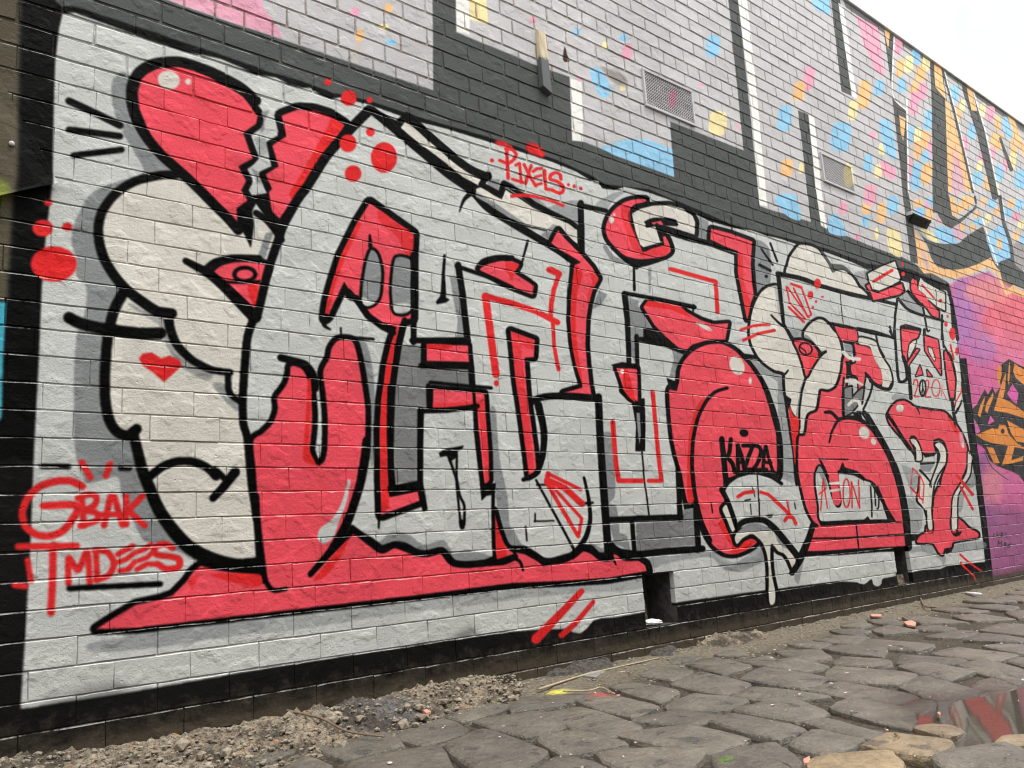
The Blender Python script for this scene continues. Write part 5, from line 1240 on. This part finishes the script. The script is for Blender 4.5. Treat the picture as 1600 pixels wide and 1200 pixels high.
# ------------------------------------------------------------------ rubble along the foot of the wall
def rubble_mat():
    m, nt, b = new_mat("broken_render")
    g = nd(nt, 'ShaderNodeNewGeometry'); pos = g.outputs['Position']
    n1 = wnoise(nt, pos, 9, 4, .6); n2 = wnoise(nt, pos, 70, 5, .7); n3 = wnoise(nt, pos, 200, 3, .6)
    c = mix(nt, ramp(nt, n2, (.35, 0), (.65, 1)), (.10, .08, .058), (.46, .39, .295))
    c = mix(nt, ramp(nt, wnoise(nt, pos, 30, 3), (.60, 0), (.68, .8)), c, (.42, .25, .13))
    vm = nd(nt, 'ShaderNodeVectorMath', operation='DISTANCE'); nt.links.new(pos, vm.inputs[0]); vm.inputs[1].default_value = tuple(on_ground(590, 1110, .04))
    d = math_n(nt, 'ADD', vm.outputs['Value'], math_n(nt, 'MULTIPLY', math_n(nt, 'SUBTRACT', n1, .5), .3))
    soot = ramp(nt, d, (.10, 1), (.26, 0))
    c = mix(nt, math_n(nt, 'MULTIPLY', soot, .8), c, mix(nt, n2, (.035, .037, .042), (.16, .165, .18)))
    c = mix(nt, ramp(nt, wnoise(nt, pos, 5.5, 5, .7), (.44, 0), (.58, .9)), c, mix(nt, n2, (.03, .027, .022), (.10, .085, .065)))
    nt.links.new(c, b.inputs['Base Color']); b.inputs['Roughness'].default_value = .95; b.inputs['Specular IOR Level'].default_value = .2
    nt.links.new(bump(nt, math_n(nt, 'ADD', n2, math_n(nt, 'MULTIPLY', n3, .4)), 1.0, .014), b.inputs['Normal'])
    return m
M_RUBBLE = rubble_mat()
RUBTAB = [(-1, .08, .40), (.4, .085, .42), (.8, .055, .46), (1.2, .05, .42), (1.5, .05, .40), (1.9, .055, .36), (2.2, .065, .30), (2.36, .04, .18)]
def mound(name, xs, prof, mat, seed, label, lump=1.0, step=.011):
    """prof(x) -> (height at the wall, depth out from the wall)"""
    x0, x1 = xs; nx_ = int((x1-x0)/step); ny_ = 34
    vs = []
    for i in range(nx_+1):
        x = x0+(x1-x0)*i/nx_
        H, Dp = prof(x)
        for j in range(ny_+1):
            t = j/ny_
            y = -.001-t*Dp
            e = min(1, min(i, nx_-i)/7)
            base = H*(1-t**1.6)*(.78+.22*math.cos(t*3))*e
            k = mnoise.fractal(Vector((x*16+seed, y*16, 2.0)), 1.0, 2.1, 5)
            v = mnoise.voronoi(Vector((x*30+seed, y*30, 4.0)))[0]
            h = base + lump*(.020*k + .026*(v[1]-v[0]) + .007*mnoise.noise(Vector((x*75, y*75, seed))))*(e*(1-t**5)) 
            yy = y + .006*nz(x, y, 40, seed)*(0 if j == 0 else 1)
            vs.append((x, yy, max(h, -.02) - .02*t - (.0 if e == 1 else .02*(1-e))))
    fs = [(i*(ny_+1)+j, (i+1)*(ny_+1)+j, (i+1)*(ny_+1)+j+1, i*(ny_+1)+j+1) for i in range(nx_) for j in range(ny_)]
    o = mesh_obj(name, vs, fs, mat)
    tag(o, label, 'rubble', kind='stuff'); return o
def lerp_prof(tab):
    X = [a for a, *_ in tab]; H = [b for _, b, _ in tab]; Dd = [c for *_, c in tab]
    return lambda x: (float(np.interp(x, X, H)), float(np.interp(x, X, Dd)))
mound('rubble', (-1.0, 2.36), lerp_prof(RUBTAB), M_RUBBLE, 3,
      'bank of broken beige mortar and gravel heaped against the foot of the wall')
M_RUB2 = simple_mat("dark_rubble", (.03, .028, .026), (.13, .115, .095), 60, .95, .012)
mound('rubble', (2.55, 3.08), lerp_prof([(2.62, .02, .14), (2.85, .045, .20), (3.02, .02, .12)]), M_RUB2, 11, 'small dark heap of crumbled mortar below the double red slash marks', .8)
mound('rubble', (3.24, 3.56), lerp_prof([(3.28, .02, .10), (3.4, .035, .14), (3.52, .02, .10)]), M_RUB2, 23, 'dark crumbled mortar heap directly under the square drain recess', .7)
mound('rubble', (3.62, 4.30), lerp_prof([(3.62, .015, .12), (3.85, .042, .22), (4.05, .035, .20), (4.30, .015, .12)]), M_RUBBLE, 31, 'low pale crumbled heap just past the square drain recess', .8)

# loose stones and grit scattered over the rubble and the dirt strip
rg = random.Random(5)
pv, pf = [], []
ICO = bmesh.new(); bmesh.ops.create_icosphere(ICO, subdivisions=1, radius=1.0)
iv = [v.co.copy() for v in ICO.verts]; ifc = [tuple(v.index for v in f.verts) for f in ICO.faces]; ICO.free()
def pebble(x, y, z, s):
    b0 = len(pv); sx, sy, sz = s*rg.uniform(.7, 1.4), s*rg.uniform(.7, 1.3), s*rg.uniform(.4, .8); a = rg.uniform(0, 6.28)
    for v in iv:
        q = v*rg.uniform(.75, 1.15); X, Y = q.x*sx, q.y*sy
        pv.append((x+X*math.cos(a)-Y*math.sin(a), y+X*math.sin(a)+Y*math.cos(a), z+q.z*sz))
    pf.extend(tuple(b0+i for i in f) for f in ifc)
for _ in range(2600):
    x = rg.uniform(-.8, 2.4); t = rg.random()**1.3; H, Dp = lerp_prof(RUBTAB)(x)
    y = -.02-t*Dp*1.05
    z = H*(1-t**1.6)*(.78+.22*math.cos(t*3)) + .012*mnoise.noise(Vector((x*16+3, y*16, 2)))-.02*t+.006
    pebble(x, y, max(z, -.01), rg.choice((.002, .003, .003, .004, .005, .006, .008, .011)))
for _ in range(70):
    x = rg.uniform(-.6, 2.3); t = rg.random(); H, Dp = lerp_prof(RUBTAB)(x); pebble(x, -.03-t*Dp*.9, H*(1-t**1.6)*.85+.004, rg.uniform(.014, .03))
for _ in range(2200):
    x = rg.uniform(2.3, 9.2); y = -.02-.5*rg.random()**1.5
    pebble(x, y, ground_h(x, y)+.001, rg.choice((.002, .003, .004, .006, .009)))
pb = mesh_obj('gravel', pv, pf, simple_mat("loose_gravel", (.085, .07, .052), (.36, .31, .235), 35, .9, .001)); tag(pb, 'loose gravel and grit along the foot of the wall', 'gravel', kind='stuff')

# paint flakes and white grit over the stones
pv, pf = [], []
for _ in range(260):
    x = rg.uniform(1.3, 6.0); y = rg.uniform(-2.2, -.35)
    b0 = len(pv); s = rg.choice((.0012, .0015, .002, .003, .004, .007))*rg.uniform(.7, 1.3); a = rg.uniform(0, 6.28); z = dip(x, y)+.0085
    n = 5
    for lv in (0, .0022):
        for k in range(n):
            rr = s*rg.uniform(.5, 1.2); pv.append((x+rr*math.cos(a+k*1.257), y+rr*math.sin(a+k*1.257), z+lv))
    pf.append(tuple(b0+n+k for k in range(n))); pf.extend((b0+k, b0+(k+1) % n, b0+n+(k+1) % n, b0+n+k) for k in range(n))
fk = mesh_obj('paint_flakes', pv, pf, simple_mat("paint_flake", (.75, .72, .68), (.78, .42, .36), 4, .6, 0)); tag(fk, 'white and pink flakes of paint strewn over the paving', 'flakes', kind='stuff')

# ------------------------------------------------------------------ small things on the ground
def on_top(x, y, z): p = on_ground(x, y, z); return (p[0], p[1], z)
def stick(name, px, r0, r1, mat, label, cat, z=.012, group=None):
    pts = []
    cm = catmull([(a, b) for a, b, *_ in px], False, 5)
    zz = np.interp(np.linspace(0, 1, len(cm)), np.linspace(0, 1, len(px)), [c[2] if len(c) > 2 else z for c in px])
    for (a, b), h in zip(cm, zz): pts.append(on_top(a, b, h))
    c = Vector(pts[0]); bm = bmesh.new()
    tube(bm, [Vector(p)-c for p in pts], list(np.linspace(r0, r1, len(pts))))
    o = bm_obj(name, bm, mat, None, True); o.location = c; return tag(o, label, cat, group)
stick('twig', [(432, 1107, .075), (500, 1122, .05), (543, 1143, .02), (600, 1151, .012)], .005, .003, M_TWIG, 'long curved brown twig lying from the rubble onto the paving', 'twig')
stick('twig', [(842, 1077, .012), (912, 1055, .012), (985, 1038, .012), (1030, 1028, .012)], .005, .003, M_STRAW, 'straight dry stalk lying along the edge of the paving, beside the yellow paint stain', 'twig')
stick('twig', [(880, 1080, .015), (920, 1079, .014), (940, 1074, .016), (960, 1084, .014)], .004, .002, M_STRAW, 'short pale straw between the yellow and red paint stains', 'twig')
stick('twig', [(1437, 931, .03), (1445, 947, .012), (1463, 949, .012)], .006, .004, M_TWIG, 'bent twig on the dirt near the wall, past the second recess', 'twig')
stick('twig', [(1393, 1162, .004), (1403, 1152, .008), (1398, 1146, .012)], .005, .003, M_TWIG, 'tiny twig lying on the ochre muddy paving stone', 'twig')
stick('paper_roll', [(1509, 927, .014), (1533, 929, .014)], .012, .012, M_PAPER, 'thin white paper tube lying on the dirt near the wall', 'litter')
def shard(px, z, th, mat, label, cat='shard', name='shard'):
    pts = [on_top(x, y, z) for x, y in px]; c = Vector(pts[0])
    bm = bmesh.new(); a = [bm.verts.new(Vector(p)-c) for p in pts]; b_ = [bm.verts.new(Vector(p)-c+Vector((0, 0, th+random.uniform(-.2, .2)*th))) for p in pts]
    bm.faces.new(a[::-1]); bm.faces.new(b_)
    for k in range(len(a)): bm.faces.new((a[k], a[(k+1) % len(a)], b_[(k+1) % len(a)], b_[k]))
    bmesh.ops.bevel(bm, geom=list(bm.edges), offset=min(th*.25, .002), segments=1, affect='EDGES')
    o = bm_obj(name, bm, mat); o.location = c; return tag(o, label, cat)
shard([(1412, 975), (1424, 972), (1432, 976), (1430, 981), (1418, 980)], .003, .014, M_TERRA, 'pink terracotta shard lying on the paving stones')
shard([(1360, 962), (1378, 962), (1376, 966), (1362, 965)], .003, .012, M_TERRA, 'thin reddish tile chip at the edge of the dirt strip')
shard([(905, 1059), (932, 1050), (947, 1052), (930, 1062)], .002, .012, M_SLATE, 'flat grey slate piece at the edge of the paving')
shard([(660, 1114), (668, 1112), (674, 1116), (666, 1119)], .012, .012, M_TERRA, 'orange tile crumb at the foot of the rubble bank')
shard([(1465, 1120), (1468, 1117), (1471, 1120), (1468, 1123)], -.018, .012, M_TERRA, 'small pink pebble at the edge of the puddle', 'pebble', 'pebble')
shard([(1255, 1192), (1266, 1189), (1268, 1197), (1257, 1198)], .004, .012, M_TERRA, 'pinkish brick crumb in the joint near the ochre muddy stones')
# what lies in the recesses
bm = bmesh.new(); bmesh.ops.create_icosphere(bm, subdivisions=3, radius=1)
for v in bm.verts:
    k = 1+.28*mnoise.noise(v.co*2.3)+.12*mnoise.noise(v.co*6); v.co = Vector((v.co.x*.075*k, v.co.y*.05*k, v.co.z*.016*k))
pp = bm_obj('crumpled_paper', bm, M_PAPER); pp.location = (3.395, .055, zh0+.018); tag(pp, 'crumpled white paper lying in the square drain recess', 'litter')
for x, z, s, lb in ((3.345, zh0+.06, (.035, .05, .06), 'broken brick end inside the square drain recess behind the white paper'), (6.13, zh0+.03, (.07, .05, .035), 'lump of broken mortar lying in the smaller recess near the pink foot')):
    bm = bmesh.new(); bmesh.ops.create_cube(bm, size=2); bmesh.ops.subdivide_edges(bm, edges=list(bm.edges), cuts=3, use_grid_fill=True)
    for v in bm.verts:
        k = 1+.16*mnoise.noise(v.co*1.7+Vector((x, 0, 0))); v.co = Vector((v.co.x*s[0]*k*.9, v.co.y*s[1]*k*.9, v.co.z*s[2]*k*.95))
    o = bm_obj('brick_rubble', bm, M_RUBBLE, None, False); o.location = (x, .10, z); tag(o, lb, 'rubble')
# moss tuft in a joint
mc = on_ground(1135, 1191, -.004)
bm = bmesh.new(); bmesh.ops.create_icosphere(bm, subdivisions=3, radius=1)
for v in bm.verts:
    k = 1+.35*mnoise.noise(v.co*4); v.co = Vector((v.co.x*.035*k, v.co.y*.02*k, v.co.z*.012*k))
o = bm_obj('moss', bm, M_MOSS); o.location = mc; tag(o, 'small tuft of green moss in a joint of the paving', 'moss')
